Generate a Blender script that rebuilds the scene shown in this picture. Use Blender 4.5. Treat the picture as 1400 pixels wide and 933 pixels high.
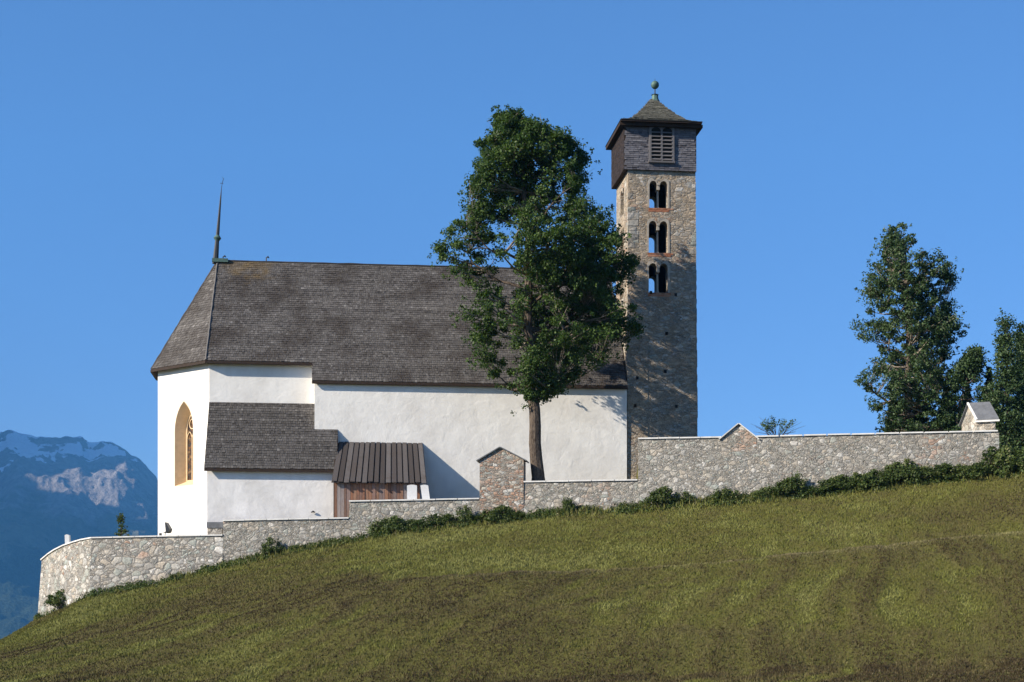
import bpy, bmesh, math, random
import numpy as np
from mathutils import Vector
from mathutils.geometry import tessellate_polygon
for o in list(bpy.data.objects): bpy.data.objects.remove(o)
S = bpy.context.scene
COL = S.collection
random.seed(7); RNG = np.random.default_rng(7)
R = math.radians
# ------------------------------------------------------------------ camera, sky, sun, exposure
F = 2150.0; HZ = 870.0; EYE = 1.7
cd = bpy.data.cameras.new('camera'); cam = bpy.data.objects.new('camera', cd); COL.objects.link(cam)
cam.location = (0, 0, EYE); cam.rotation_euler = (R(90), 0, 0)
cd.sensor_width = 36; cd.lens = 36 * F / 1400; cd.shift_y = (HZ - 466.5) / 1400
cd.clip_start = 0.5; cd.clip_end = 60000
S.camera = cam
S.render.resolution_x = 1024; S.render.resolution_y = 682
SUN = Vector((1, 0.478, -0.57)).normalized()          # direction the light travels
EL = math.asin(-SUN.z); AZ = math.atan2(-SUN.x, -SUN.y)
w = bpy.data.worlds.new('World'); S.world = w; w.use_nodes = True
nt = w.node_tree; bg = nt.nodes['Background']
sky = nt.nodes.new('ShaderNodeTexSky'); sky.sky_type = 'NISHITA'; sky.sun_disc = False
sky.sun_elevation = EL; sky.sun_rotation = AZ; sky.altitude = 1500
sky.air_density = 1.0; sky.dust_density = 2.2; sky.ozone_density = 3.0
tint = nt.nodes.new('ShaderNodeMix'); tint.data_type = 'RGBA'; tint.blend_type = 'MULTIPLY'; tint.inputs[0].default_value = 1
tint.inputs[7].default_value = (0.35, 0.445, 0.59, 1); nt.links.new(sky.outputs[0], tint.inputs[6]); nt.links.new(tint.outputs[2], bg.inputs[0]); bg.inputs[1].default_value = 0.11
sd = bpy.data.lights.new('sun', 'SUN'); sd.energy = 4.6; sd.angle = R(0.5); sd.color = (1, 0.905, 0.77)
so = bpy.data.objects.new('sun', sd); COL.objects.link(so)
so.rotation_euler = SUN.to_track_quat('-Z', 'Y').to_euler()
S.view_settings.view_transform = 'Standard'; S.view_settings.look = 'None'
S.view_settings.exposure = 1.36; S.view_settings.gamma = 1; S.view_settings.use_curve_mapping = False
S.cycles.max_bounces = 6; S.cycles.volume_bounces = 0; S.cycles.transparent_max_bounces = 8

# ------------------------------------------------------------------ coordinates
def W(px, py, Y): return Vector(((px - 700) / F * Y, Y, EYE + (HZ - py) / F * Y))
TH = R(6.5); CT, ST = math.cos(TH), math.sin(TH)
OX, OY = (430 - 700) / F * 100, 100.0                 # church frame: origin at the nave's front corner
def Cw(a, b, z): return Vector((OX + a * CT - b * ST, OY + a * ST + b * CT, z))
def Aof(px, b):
    k = (px - 700) / F
    return (k * OY + k * b * CT - OX + b * ST) / (CT - k * ST)
def Zof(px, py, b):
    a = Aof(px, b); return EYE + (HZ - py) / F * (OY + a * ST + b * CT)

# ------------------------------------------------------------------ mesh helpers
def offset_of(p):
    v = Vector((0, 0, 0))
    while p is not None: v += Vector(p.location); p = p.parent
    return v
class MB:
    def __init__(s): s.v = []; s.f = []; s.r = []
    def face(s, pts, r=None):
        n = len(s.v); s.v += [tuple(p) for p in pts]; s.f.append(tuple(range(n, n + len(pts))))
        s.r.append(r if r else (random.random(), random.random()))
    def hexa(s, p, r=None):                            # 8 points: bottom 4, top 4 (same order)
        n = len(s.v); s.v += [tuple(q) for q in p]; r = r or (random.random(), random.random())
        for q in ((3, 2, 1, 0), (4, 5, 6, 7), (0, 1, 5, 4), (1, 2, 6, 5), (2, 3, 7, 6), (3, 0, 4, 7)):
            s.f.append(tuple(n + i for i in q)); s.r.append(r)
    def box(s, T, a0, a1, b0, b1, z0, z1, r=None):
        s.hexa([T(a0, b0, z0), T(a1, b0, z0), T(a1, b1, z0), T(a0, b1, z0), T(a0, b0, z1), T(a1, b0, z1), T(a1, b1, z1), T(a0, b1, z1)], r)
    def prism(s, pts, off, r=None):                    # polygon (3D pts) extruded by off; tessellated, so concave is fine
        r = r or (random.random(), random.random())
        n = len(s.v); m = len(pts); s.v += [tuple(p) for p in pts] + [tuple(Vector(p) + off) for p in pts]
        for t in tessellate_polygon([[Vector(p) for p in pts]]):
            s.f.append((n + t[0], n + t[1], n + t[2])); s.r.append(r)
            s.f.append((n + m + t[2], n + m + t[1], n + m + t[0])); s.r.append(r)
        for i in range(m):
            j = (i + 1) % m; s.f.append((n + i, n + j, n + m + j, n + m + i)); s.r.append(r)
    def tube(s, pts, rad, n=7, cap=True, r=None):
        r = r or (random.random(), random.random()); rings = []
        for i, p in enumerate(pts):
            p = Vector(p); d = Vector(pts[min(i + 1, len(pts) - 1)]) - Vector(pts[max(i - 1, 0)])
            d = d.normalized() if d.length > 1e-9 else Vector((0, 0, 1))
            u = d.cross(Vector((0.31, 0.95, 0.1))).normalized(); v = d.cross(u)
            k = len(s.v)
            for j in range(n):
                t = 2 * math.pi * j / n; s.v.append(tuple(p + (u * math.cos(t) + v * math.sin(t)) * rad[i]))
            rings.append(k)
        for A, B in zip(rings, rings[1:]):
            for j in range(n):
                s.f.append((A + j, A + (j + 1) % n, B + (j + 1) % n, B + j)); s.r.append(r)
        if cap:
            s.f.append(tuple(rings[0] + j for j in range(n))); s.r.append(r)
            s.f.append(tuple(rings[-1] + j for j in range(n))[::-1]); s.r.append(r)
    def ball(s, c, rad, n=12, sz=1.0):
        pts = [Vector(c) + Vector((0, 0, -rad * sz * math.cos(math.pi * i / n))) for i in range(n + 1)]
        s.tube(pts, [max(1e-3, rad * math.sin(math.pi * i / n)) for i in range(n + 1)], 16)
    def build(s, name, m, parent=None, smooth=False, fix=True):
        me = bpy.data.meshes.new(name); off = offset_of(parent)
        me.from_pydata([(x - off.x, y - off.y, z - off.z) for x, y, z in s.v], [], s.f)
        uv = me.uv_layers.new(name='rnd'); arr = np.empty((len(me.loops), 2), dtype=np.float32)
        k = 0
        for f, r in zip(s.f, s.r):
            arr[k:k + len(f)] = r; k += len(f)
        uv.data.foreach_set('uv', arr.ravel())
        if fix:
            bm = bmesh.new(); bm.from_mesh(me)
            bmesh.ops.remove_doubles(bm, verts=bm.verts, dist=1e-5) if smooth else None
            bmesh.ops.recalc_face_normals(bm, faces=bm.faces); bm.to_mesh(me); bm.free()
        if smooth:
            for p in me.polygons: p.use_smooth = True
        me.materials.append(m)
        o = bpy.data.objects.new(name, me); COL.objects.link(o); o.parent = parent
        return o
def npmesh(name, V, Fc, rnd, m, parent=None, smooth=False):
    me = bpy.data.meshes.new(name); M, k = Fc.shape
    off = offset_of(parent); V = V - np.array(off)
    me.vertices.add(len(V)); me.vertices.foreach_set('co', V.astype(np.float32).ravel())
    me.loops.add(M * k); me.loops.foreach_set('vertex_index', Fc.astype(np.int32).ravel())
    me.polygons.add(M); me.polygons.foreach_set('loop_start', np.arange(0, M * k, k, dtype=np.int32))
    me.polygons.foreach_set('loop_total', np.full(M, k, dtype=np.int32))
    me.update(calc_edges=True)
    if rnd is not None:
        uv = me.uv_layers.new(name='rnd'); uv.data.foreach_set('uv', np.repeat(rnd, k, axis=0).astype(np.float32).ravel())
    if smooth: me.polygons.foreach_set('use_smooth', np.ones(M, dtype=bool))
    me.materials.append(m); me.validate()
    o = bpy.data.objects.new(name, me); COL.objects.link(o); o.parent = parent
    return o
def tag(o, label=None, cat=None, group=None, kind=None):
    if label: o['label'] = label
    if cat: o['category'] = cat
    if group: o['group'] = group
    if kind: o['kind'] = kind
    return o
def empty(name, loc, label, cat, group=None):
    o = bpy.data.objects.new(name, None); COL.objects.link(o); o.location = loc; o.empty_display_size = 0.5
    return tag(o, label, cat, group)
# numpy value noise
def _h(i, j, s): 
    n = (i * 374761393 + j * 668265263 + s * 974634777) & 0x7fffffff
    n = ((n ^ (n >> 13)) * 1274126177) & 0x7fffffff
    return ((n ^ (n >> 16)) & 0xffff) / 65535.0
def vnoise(x, y, s=0):
    xi = np.floor(x).astype(np.int64); yi = np.floor(y).astype(np.int64); u = x - xi; v = y - yi
    u = u * u * (3 - 2 * u); v = v * v * (3 - 2 * v)
    return (_h(xi, yi, s) * (1 - u) + _h(xi + 1, yi, s) * u) * (1 - v) + (_h(xi, yi + 1, s) * (1 - u) + _h(xi + 1, yi + 1, s) * u) * v
def fbm(x, y, s=0, o=5, g=0.5, ridged=False):
    r = 0; a = 1; t = 0
    for k in range(o):
        n = vnoise(x * 2 ** k + 17.3 * k, y * 2 ** k - 9.1 * k, s + k)
        if ridged: n = 1 - abs(2 * n - 1)
        r = r + a * n; t += a; a *= g
    return r / t

# ------------------------------------------------------------------ materials
class Mat:
    def __init__(s, name, rough=0.9, spec=0.2):
        s.m = bpy.data.materials.new(name); s.m.use_nodes = True; s.t = s.m.node_tree
        s.b = s.t.nodes['Principled BSDF']; s.b.inputs['Roughness'].default_value = rough
        s.b.inputs['Specular IOR Level'].default_value = spec; s._c = None
    def n(s, typ, **k):
        x = s.t.nodes.new('ShaderNode' + typ)
        for a, b in k.items(): setattr(x, a, b)
        return x
    def l(s, a, b): s.t.links.new(a, b)
    def co(s):
        if not s._c: s._c = s.n('TexCoord').outputs['Object']
        return s._c
    def map(s, sc=(1, 1, 1), rot=(0, 0, 0), src=None):
        x = s.n('Mapping'); x.inputs['Scale'].default_value = sc; x.inputs['Rotation'].default_value = rot
        s.l(src or s.co(), x.inputs[0]); return x.outputs[0]
    def noise(s, scale, detail=4, rough=0.55, src=None, dist=0.0):
        x = s.n('TexNoise'); x.inputs['Scale'].default_value = scale; x.inputs['Detail'].default_value = detail
        x.inputs['Roughness'].default_value = rough; x.inputs['Distortion'].default_value = dist
        s.l(src or s.co(), x.inputs['Vector']); return x.outputs['Fac']
    def ramp(s, fac, stops, const=False):
        x = s.n('ValToRGB'); e = x.color_ramp.elements
        if const: x.color_ramp.interpolation = 'CONSTANT'
        while len(e) < len(stops): e.new(0.5)
        for q, (p, c) in zip(e, stops):
            q.position = p; q.color = (c, c, c, 1) if isinstance(c, (int, float)) else (*c, 1)
        s.l(fac, x.inputs[0]); return x.outputs[0]
    def mix(s, fac, a, b, mode='MIX'):
        x = s.n('Mix', data_type='RGBA', blend_type=mode)
        for sock, v in ((x.inputs[0], fac), (x.inputs[6], a), (x.inputs[7], b)):
            if isinstance(v, (int, float)): sock.default_value = v
            elif isinstance(v, tuple): sock.default_value = (*v, 1)
            else: s.l(v, sock)
        return x.outputs[2]
    def math(s, op, a, b=0.0, c=0.0):
        x = s.n('Math', operation=op)
        for i, v in enumerate((a, b, c)):
            if isinstance(v, (int, float)): x.inputs[i].default_value = v
            else: s.l(v, x.inputs[i])
        return x.outputs[0]
    def rnd(s):
        u = s.n('UVMap', uv_map='rnd'); x = s.n('SeparateXYZ'); s.l(u.outputs[0], x.inputs[0]); return x.outputs[0], x.outputs[1]
    def bump(s, h, strength=0.5, dist=0.05, prev=None):
        x = s.n('Bump'); x.inputs['Strength'].default_value = strength; x.inputs['Distance'].default_value = dist
        s.l(h, x.inputs['Height'])
        if prev: s.l(prev, x.inputs['Normal'])
        s.l(x.outputs[0], s.b.inputs['Normal']); return x.outputs[0]
    def color(s, c):
        if isinstance(c, tuple): s.b.inputs['Base Color'].default_value = (*c, 1)
        else: s.l(c, s.b.inputs['Base Color'])
        return s

def plaster(name, base=(0.80, 0.775, 0.725), dirt=(0.68, 0.65, 0.6)):
    M = Mat(name, 0.95, 0.1)
    big = M.noise(0.55, 5, 0.6); streak = M.noise(1.6, 4, 0.6, M.map((1.2, 1.2, 0.25)))
    c = M.mix(M.ramp(big, [(0.42, 0), (0.72, 1)]), base, dirt)
    c = M.mix(M.ramp(streak, [(0.5, 0), (0.78, 0.5)]), c, dirt)
    M.color(c)
    h = M.noise(1.5, 3, 0.5, M.map((1, 1, 1.1)), 0.6); h2 = M.noise(6.5, 5, 0.65, None, 0.4)
    b = M.bump(h, 0.4, 0.06); M.bump(h2, 0.4, 0.018, b); return M.m
def stone(name, scale=2.7, mortar=(0.36, 0.335, 0.29), warm=0.35, red=0.42, dark=1.0, flat=1.45, warp=0.16, edge=0.075, fine=0.5, smear=0.55, rlo=0.5):
    M = Mat(name, 0.92, 0.15); d = dark
    nz = M.n('TexNoise'); nz.inputs['Scale'].default_value = 3.2; nz.inputs['Detail'].default_value = 5; nz.inputs['Roughness'].default_value = 0.65; M.l(M.co(), nz.inputs['Vector'])
    v = M.n('VectorMath', operation='MULTIPLY_ADD'); M.l(nz.outputs['Color'], v.inputs[0]); v.inputs[1].default_value = (warp * 2,) * 3
    M.l(M.map((1, 1, flat)), v.inputs[2]); P = v.outputs[0]
    def layer(sc):
        vo = M.n('TexVoronoi', feature='F1'); vo.inputs['Scale'].default_value = sc; M.l(P, vo.inputs['Vector'])
        ve = M.n('TexVoronoi', feature='DISTANCE_TO_EDGE'); ve.inputs['Scale'].default_value = sc; M.l(P, ve.inputs['Vector'])
        return vo.outputs['Color'], ve.outputs['Distance']
    c1, d1 = layer(scale); c2, d2 = layer(scale * 1.95)
    s1 = M.n('SeparateXYZ'); M.l(c1, s1.inputs[0])
    # some coarse stones are broken up into a nest of small ones
    pick = M.math('GREATER_THAN', M.math('ADD', s1.outputs[2], M.math('MULTIPLY', M.math('SUBTRACT', M.noise(0.9, 3), 0.5), 1.2)), 1 - fine)
    cc = M.mix(pick, c1, c2); dd = M.n('Mix', data_type='FLOAT'); M.l(pick, dd.inputs[0]); M.l(d1, dd.inputs[2]); M.l(M.math('MINIMUM', d2, M.math('MULTIPLY', d1, 1.0)), dd.inputs[3]); dist = dd.outputs[0]
    sp = M.n('SeparateXYZ'); M.l(cc, sp.inputs[0])
    c = M.ramp(sp.outputs[0], [(0.0, (0.29 * d, 0.275 * d, 0.245 * d)), (0.16, (0.42 * d, 0.40 * d, 0.355 * d)), (0.32, (0.31 * d, 0.33 * d, 0.295 * d)),
               (0.48, (0.54 * d, 0.52 * d, 0.475 * d)), (0.58, (0.39 * d, 0.345 * d, 0.28 * d)), (0.72, (0.22 * d, 0.22 * d, 0.205 * d)), (0.82, (0.36 * d, 0.35 * d, 0.32 * d)), (0.93, (0.47 * d, 0.43 * d, 0.36 * d))], True)
    patch = M.noise(0.33, 4, 0.6)
    rm = M.math('MULTIPLY', M.ramp(patch, [(rlo, 0), (rlo + .12, 1)]), M.ramp(sp.outputs[1], [(1 - red, 0), (1 - red + 0.02, 1)], True))
    c = M.mix(M.math('MULTIPLY', rm, 0.75), c, (0.38 * d, 0.19 * d, 0.11 * d))
    c = M.mix(M.math('MULTIPLY', M.ramp(M.noise(0.8, 4, 0.6, M.map((1, 1, 1), (0.4, 0.9, 0.1))), [(0.45, 0), (0.65, 1)]), warm), c, (0.42 * d, 0.34 * d, 0.25 * d))
    c = M.mix(0.75, c, M.ramp(M.noise(9, 6, 0.75), [(0.32, 0.22), (0.5, 0.5), (0.68, 0.8)]), 'OVERLAY')
    em = M.ramp(dist, [(0.0, 0), (edge, 1)])
    sm = M.ramp(M.noise(1.3, 5, 0.65, M.map((1, 1, 1), (1.3, 0.2, 0.4))), [(0.42, 0), (0.66, smear)])
    face = M.math('MULTIPLY', em, M.math('SUBTRACT', 1.0, sm))
    mo = M.mix(M.ramp(M.noise(5, 5, 0.7), [(0.35, 0), (0.65, 1)]), tuple(q * .72 for q in mortar), tuple(q * 1.1 for q in mortar))
    M.color(M.mix(face, mo, c))
    rd = M.ramp(dist, [(0.0, 0), (0.04, 0.5), (0.2, 1)])
    hh = M.math('MULTIPLY', rd, M.math('ADD', 0.35, sp.outputs[2]))
    b = M.bump(hh, 0.9, 0.09); M.bump(M.noise(8, 6, 0.75), 0.8, 0.05, b); return M.m
def rndmat(name, stops, rough=0.85, bumpscale=20, bstr=0.5, patch=None, stretch=(1, 1, 1), spec=0.15):
    M = Mat(name, rough, spec); r1, r2 = M.rnd(); n = M.noise(bumpscale, 4, 0.65, M.map(stretch))
    c = M.ramp(M.math('ADD', M.math('MULTIPLY', r1, 0.75), M.math('MULTIPLY', n, 0.25)), stops)
    if patch: c = M.mix(M.math('MULTIPLY', M.ramp(M.noise(patch[0], 5, 0.65), [(patch[2], 0), (patch[2] + 0.16, 1)]), patch[3]), c, patch[1])
    M.color(c); M.bump(n, bstr, 0.02); return M.m
def lichen(m, p, r):
    t = m.node_tree; b = t.nodes['Principled BSDF']; src = b.inputs['Base Color'].links[0].from_socket; g = t.nodes.new('ShaderNodeNewGeometry'); d = t.nodes.new('ShaderNodeVectorMath'); d.operation = 'DISTANCE'; t.links.new(g.outputs['Position'], d.inputs[0]); d.inputs[1].default_value = p
    n = t.nodes.new('ShaderNodeTexNoise'); n.inputs['Scale'].default_value = 1.3; n.inputs['Detail'].default_value = 6; t.links.new(g.outputs['Position'], n.inputs['Vector'])
    a = t.nodes.new('ShaderNodeMath'); a.operation = 'MULTIPLY_ADD'; t.links.new(n.outputs['Fac'], a.inputs[0]); a.inputs[1].default_value = r * 2.4; t.links.new(d.outputs['Value'], a.inputs[2])
    mr = t.nodes.new('ShaderNodeMapRange'); t.links.new(a.outputs[0], mr.inputs[0]); mr.inputs[1].default_value = r * 2.1; mr.inputs[2].default_value = r * 1.1; mr.inputs[4].default_value = .75
    x = t.nodes.new('ShaderNodeMix'); x.data_type = 'RGBA'; t.links.new(mr.outputs[0], x.inputs[0]); t.links.new(src, x.inputs[6]); x.inputs[7].default_value = (.17, .11, .035, 1); t.links.new(x.outputs[2], b.inputs['Base Color'])
def plain(name, c, rough=0.8, var=0.25, scale=5, spec=0.2, metal=0, bump=0.25):
    M = Mat(name, rough, spec); d = tuple(q * (1 - var) for q in c)
    n = M.noise(scale, 5, 0.6); M.color(M.mix(M.ramp(n, [(0.35, 0), (0.65, 1)]), d, c)); M.b.inputs['Metallic'].default_value = metal
    if bump: M.bump(n, bump, 0.02)
    return M.m
def leafmat(name, stops, trans=0.3):
    M = Mat(name, 0.55, 0.25); r1, r2 = M.rnd(); c = M.ramp(r1, stops); M.color(c)
    t = M.n('BsdfTranslucent'); M.l(M.mix(1.0, c, (1.1, 1.25, 0.5), 'MULTIPLY'), t.inputs[0])
    mx = M.n('MixShader'); mx.inputs[0].default_value = trans
    M.l(M.b.outputs[0], mx.inputs[1]); M.l(t.outputs[0], mx.inputs[2]); M.l(mx.outputs[0], M.t.nodes['Material Output'].inputs[0]); return M.m

m_plaster = plaster('white_lime_plaster')
m_plaster2 = plaster('rough_white_plaster', (0.78, 0.755, 0.72), (0.6, 0.575, 0.54))
m_wallstone = stone('rubble_wall_stone', 3.1, warm=0.22, red=0.3, fine=.62, rlo=.55, dark=.93)
m_wallbig = stone('large_rubble_stone', 1.9, fine=.5, smear=.35, warm=0.2, red=0.12, edge=0.09, mortar=(0.31, 0.285, 0.25))
m_pier = stone('pier_stone', 3.0, warm=0.5, red=0.6, flat=1.9, rlo=.36)
m_tower = stone('tower_stone', 2.3, mortar=(0.45, 0.355, 0.25), warm=0.82, red=0.35, dark=0.9, flat=1.9, fine=.6, smear=.8)
SH = [(0.0, (0.032, 0.029, 0.026)), (0.35, (0.078, 0.071, 0.065)), (0.7, (0.13, 0.12, 0.11)), (1.0, (0.25, 0.235, 0.22))]
m_shingle = rndmat('weathered_shingle', SH, patch=(0.45, (0.045, 0.037, 0.031), 0.46, 0.75), bumpscale=16, bstr=0.8)
m_shingle2 = rndmat('dark_shingle', [(p, tuple(q * 0.85 for q in c)) for p, c in SH], patch=(0.7, (0.14, 0.13, 0.125), 0.55, 0.5), bumpscale=16, bstr=0.8)
m_moss = rndmat('mossy_shingle', [(0, (0.05, 0.047, 0.036)), (0.5, (0.10, 0.096, 0.075)), (1, (0.17, 0.165, 0.13))], patch=(0.9, (0.12, 0.11, 0.07), 0.52, 0.4))
m_clad = rndmat('grey_wall_shingle', [(0, (0.05, 0.047, 0.052)), (0.5, (0.12, 0.115, 0.125)), (1, (0.22, 0.215, 0.225))], bumpscale=10, stretch=(1, 1, 4))
m_beam = plain('dark_beam_wood', (0.045, 0.03, 0.022), 0.8, 0.4, 8)
m_frame = rndmat('grey_frame_wood', [(0, (0.10, 0.093, 0.092)), (1, (0.16, 0.15, 0.148))])
m_board = rndmat('old_board_wood', [(0.0, (0.10, 0.09, 0.085)), (0.22, (0.24, 0.21, 0.2)), (0.4, (0.27, 0.125, 0.07)), (0.55, (0.33, 0.19, 0.12)), (0.7, (0.17, 0.09, 0.06)), (0.85, (0.31, 0.27, 0.25)), (1, (0.24, 0.12, 0.06))], bumpscale=7, stretch=(4, 4, 0.5), patch=(1.2, (0.10, 0.08, 0.07), 0.55, 0.6))
m_roofboard = rndmat('roof_board_wood', [(0, (0.04, 0.033, 0.03)), (0.5, (0.078, 0.067, 0.062)), (1, (0.15, 0.138, 0.132))], bumpscale=6, stretch=(4, 1, 1), patch=(1.0, (0.07, 0.055, 0.045), 0.5, 0.5))
m_coping = plain('pale_coping_slab', (0.66, 0.65, 0.62), 0.6, 0.22, 2.5)
m_slate = plain('slate_slab', (0.15, 0.155, 0.162), 0.6, 0.3, 3)
m_copper = plain('green_copper', (0.10, 0.17, 0.145), 0.6, 0.4, 6, metal=0.2)
m_iron = plain('dark_iron', (0.03, 0.033, 0.036), 0.5, 0.3, 8, 0.4)
m_ochre = plain('ochre_plaster', (0.72, 0.545, 0.34), 0.9, 0.14, 3)
m_cream = plain('cream_border_plaster', (0.8, 0.68, 0.52), 0.9, 0.1, 3)
m_arch = plain('pale_arch_mortar', (0.43, 0.38, 0.31), 0.95, 0.3, 4, bump=0.6)
m_brick = rndmat('red_brick', [(0, (0.2, 0.09, 0.05)), (0.5, (0.34, 0.14, 0.075)), (1, (0.42, 0.25, 0.16))], bumpscale=12, bstr=0.9)
m_white = plain('white_marble', (0.6, 0.6, 0.59), 0.5, 0.06, 3, bump=0)
m_inshade = plain('painted_inner_shade', (0.022, 0.02, 0.018), 0.95, 0.3)  # near-black colour standing in for shade inside the tower, holes and louvres
def glassmat():
    M = Mat('leaded_glass', 0.25, 0.5); v = M.n('TexVoronoi', feature='F1'); v.inputs['Scale'].default_value = 7; M.l(M.co(), v.inputs['Vector'])
    s = M.n('SeparateXYZ'); M.l(v.outputs['Color'], s.inputs[0])
    M.color(M.ramp(s.outputs[0], [(0, (0.05, 0.03, 0.02)), (0.4, (0.12, 0.06, 0.03)), (0.7, (0.04, 0.035, 0.04)), (0.9, (0.2, 0.13, 0.07))], True)); return M.m
m_glass = glassmat()
def barkmat(name, a, b, s=(6, 6, 1.5)):
    M = Mat(name, 0.95, 0.1); n = M.noise(3, 5, 0.65, M.map(s), 0.5); M.color(M.ramp(n, [(0.35, a), (0.62, b)])); M.bump(n, 0.9, 0.06); return M.m
m_bark = barkmat('rough_bark', (0.035, 0.026, 0.02), (0.14, 0.11, 0.085))
m_pale = barkmat('pale_bark', (0.13, 0.10, 0.075), (0.36, 0.31, 0.25), (3, 3, 3))
LF = [(0, (0.018, 0.036, 0.009)), (0.5, (0.045, 0.085, 0.018)), (0.85, (0.082, 0.13, 0.028)), (1, (0.12, 0.165, 0.05))]
m_leaf = leafmat('poplar_leaf', LF)
m_leaf2 = leafmat('cool_dark_leaf', [(p, (c[0] * 0.95, c[1] * 0.92, c[2] * 1.5)) for p, c in LF], 0.22)
m_needle = leafmat('conifer_needle', [(0, (0.008, 0.016, 0.008)), (1, (0.026, 0.042, 0.018))], 0.1)
m_shrub = leafmat('shrub_leaf', [(0, (0.022, 0.036, 0.010)), (0.5, (0.052, 0.082, 0.018)), (0.85, (0.10, 0.13, 0.035)), (1, (0.17, 0.17, 0.07))], 0.25)

# ------------------------------------------------------------------ terrain
pw = [-300, 0, 45, 57, 75, 100, 125, 305, 477, 655, 735, 872, 1366, 1500, 1800]
yw = [99, 101.5, 104.4, 104, 102, 99.5, 97.8, 96.6, 95.9, 95.2, 94.7, 93.8, 90, 89, 87]
def Yw(px): return np.interp(px, pw, yw)
pb = [-300, 0, 45, 90, 125, 215, 305, 400, 480, 600, 660, 760, 880, 980, 1100, 1250, 1366, 1400, 1800]
yb = [965, 877, 850, 828, 815, 799, 776, 754, 738, 719, 712, 701, 692, 683, 672, 655, 643, 639, 590]
def PYB(px): return np.interp(px, pb, yb)
tp = [57, 125, 305, 306, 477, 478, 715, 716, 872, 873, 1366, 1800]
tz = [W(57, 765, 104).z - .3, W(125, 735, 97.8).z - .12, W(305, 731, 96.6).z - .12, W(305, 711, 96.6).z - .5, W(477, 708, 95.9).z - .5, W(478, 685, 95.9).z - .5,
      W(715, 680, 94.8).z - .5, W(716, 658, 94.8).z - .5, W(872, 656, 93.8).z - .5, W(873, 599, 93.8).z - 1, W(1366, 588, 90).z - 1, 13.5]
# table of front profiles
TPX = np.arange(-300, 1801, 20.0); TY = np.arange(0, 140, 0.25)
TAB = np.zeros((len(TPX), len(TY)))
for i, p in enumerate(TPX):
    Y1 = float(Yw(p)); zb = EYE + (HZ - float(PYB(p))) / F * Y1
    Yc = 76.0; pyc = np.interp(p, [-300, 0, 300, 500, 700, 880, 1000, 1200, 1400, 1800], [985, 900, 840, 800, 780, 776, 766, 746, 725, 690])
    zc = EYE + (HZ - pyc) / F * Yc
    t = np.clip((p - 420) / 330, 0, 1); lin = zc + (zb - zc) * 3.2 / (Y1 - Yc); zs = t * (zc - 0.4) + (1 - t) * lin
    z58 = np.interp(p, [-300, 0, 700, 1400, 1800], [-2.5, -.6, 0.0, .9, 1.3])
    ys = [0, 44, 58, 67, Yc, Yc + 3.2, Y1, Y1 + 30]; zm = z58 + (zc - z58) * 0.53 + 0.15
    zz = [0, -.35 + z58 * .4, z58, zm, zc, zs, zb, zb + 30 * (zb - zs) / (Y1 - Yc - 4) * .3]
    if p < 45: zz[-1] = zb - 14
    c = np.interp(TY, ys, zz)
    k = np.exp(-0.5 * (np.arange(-12, 13) * 0.25 / 0.5) ** 2); k /= k.sum()
    TAB[i] = np.convolve(np.pad(c, 12, mode='edge'), k, mode='valid')
def front(x, Y):
    px = np.clip(700 + F * x / np.maximum(Y, 30), -300, 1799); fi = (px + 300) / 20; fj = np.clip(Y, 0, 139) / 0.25
    i = fi.astype(int); i = np.minimum(i, len(TPX) - 2); j = np.minimum(fj.astype(int), len(TY) - 2); u = fi - i; v = fj - j
    return (TAB[i, j] * (1 - u) + TAB[i + 1, j] * u) * (1 - v) + (TAB[i, j + 1] * (1 - u) + TAB[i + 1, j + 1] * u) * v
def ripple(x, Y):
    wx = x + 2.2 * (fbm(x * .09, Y * .09, 3, 3) - .5) * 4; t = np.clip((x + 20) / 45, 0, 1)
    ang = 0.78 - 0.46 * t                                     # swath direction fans round the hill
    c = wx * np.cos(ang) - Y * np.sin(ang)
    al = wx * np.sin(ang) + Y * np.cos(ang)
    s = (fbm(c / 1.5, al / 11, 61, 3, .6) - .5) * 3.2 + np.sin(c * 2 * np.pi / 2.7 + 8 * fbm(x * .11, Y * .11, 9, 3)) * .55 * (fbm(x * .12, Y * .12, 21, 3) > .0) * fbm(x * .15, Y * .15, 22, 3)
    return s
def ground(x, Y):
    x = np.asarray(x, float); Y = np.asarray(Y, float)
    px = 700 + F * x / np.maximum(Y, 30); z = front(x, Y); d = Y - Yw(px)
    low = np.clip((Y - 50) / 6, 0, 1) * np.clip((80 - Y) / 5, 0, 1)
    z = z + 0.05 * ripple(x, Y) * np.clip((94 - Y) / 18, 0.0, 1) * np.clip((Y - 40) / 10, 0, 1)
    z = z + (fbm(x * .3, Y * .3, 5, 4) - .5) * .22 * np.clip((Y - 40) / 20, 0, 1) + (fbm(x * 1.6, Y * 1.6, 8, 3) - .5) * .10
    inside = (d > 0.5) & (px > 57) & (px < 1372) & (x > -30.6)
    terr = np.interp(px, tp, tz)
    z = np.where(inside, terr, z)
    ext = (d > 0.5) & (x <= -30.6) & (px > 45)
    z = np.where(ext, 2.9 - .35 * (Y - 100), z)
    far = np.maximum(np.hypot(x * 0.8, Y - 70) - 62, 0)
    return z - far * 0.45 * np.clip(far / 20, 0, 1)
def grid(xs, ys, fn):
    X, Y = np.meshgrid(xs, ys); Z = fn(X, Y); V = np.stack([X, Y, Z], -1).reshape(-1, 3)
    nx, ny = len(xs), len(ys); i = np.arange(nx - 1)[None, :] + np.arange(ny - 1)[:, None] * nx
    Fc = np.stack([i, i + 1, i + 1 + nx, i + nx], -1).reshape(-1, 4); return V, Fc
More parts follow.
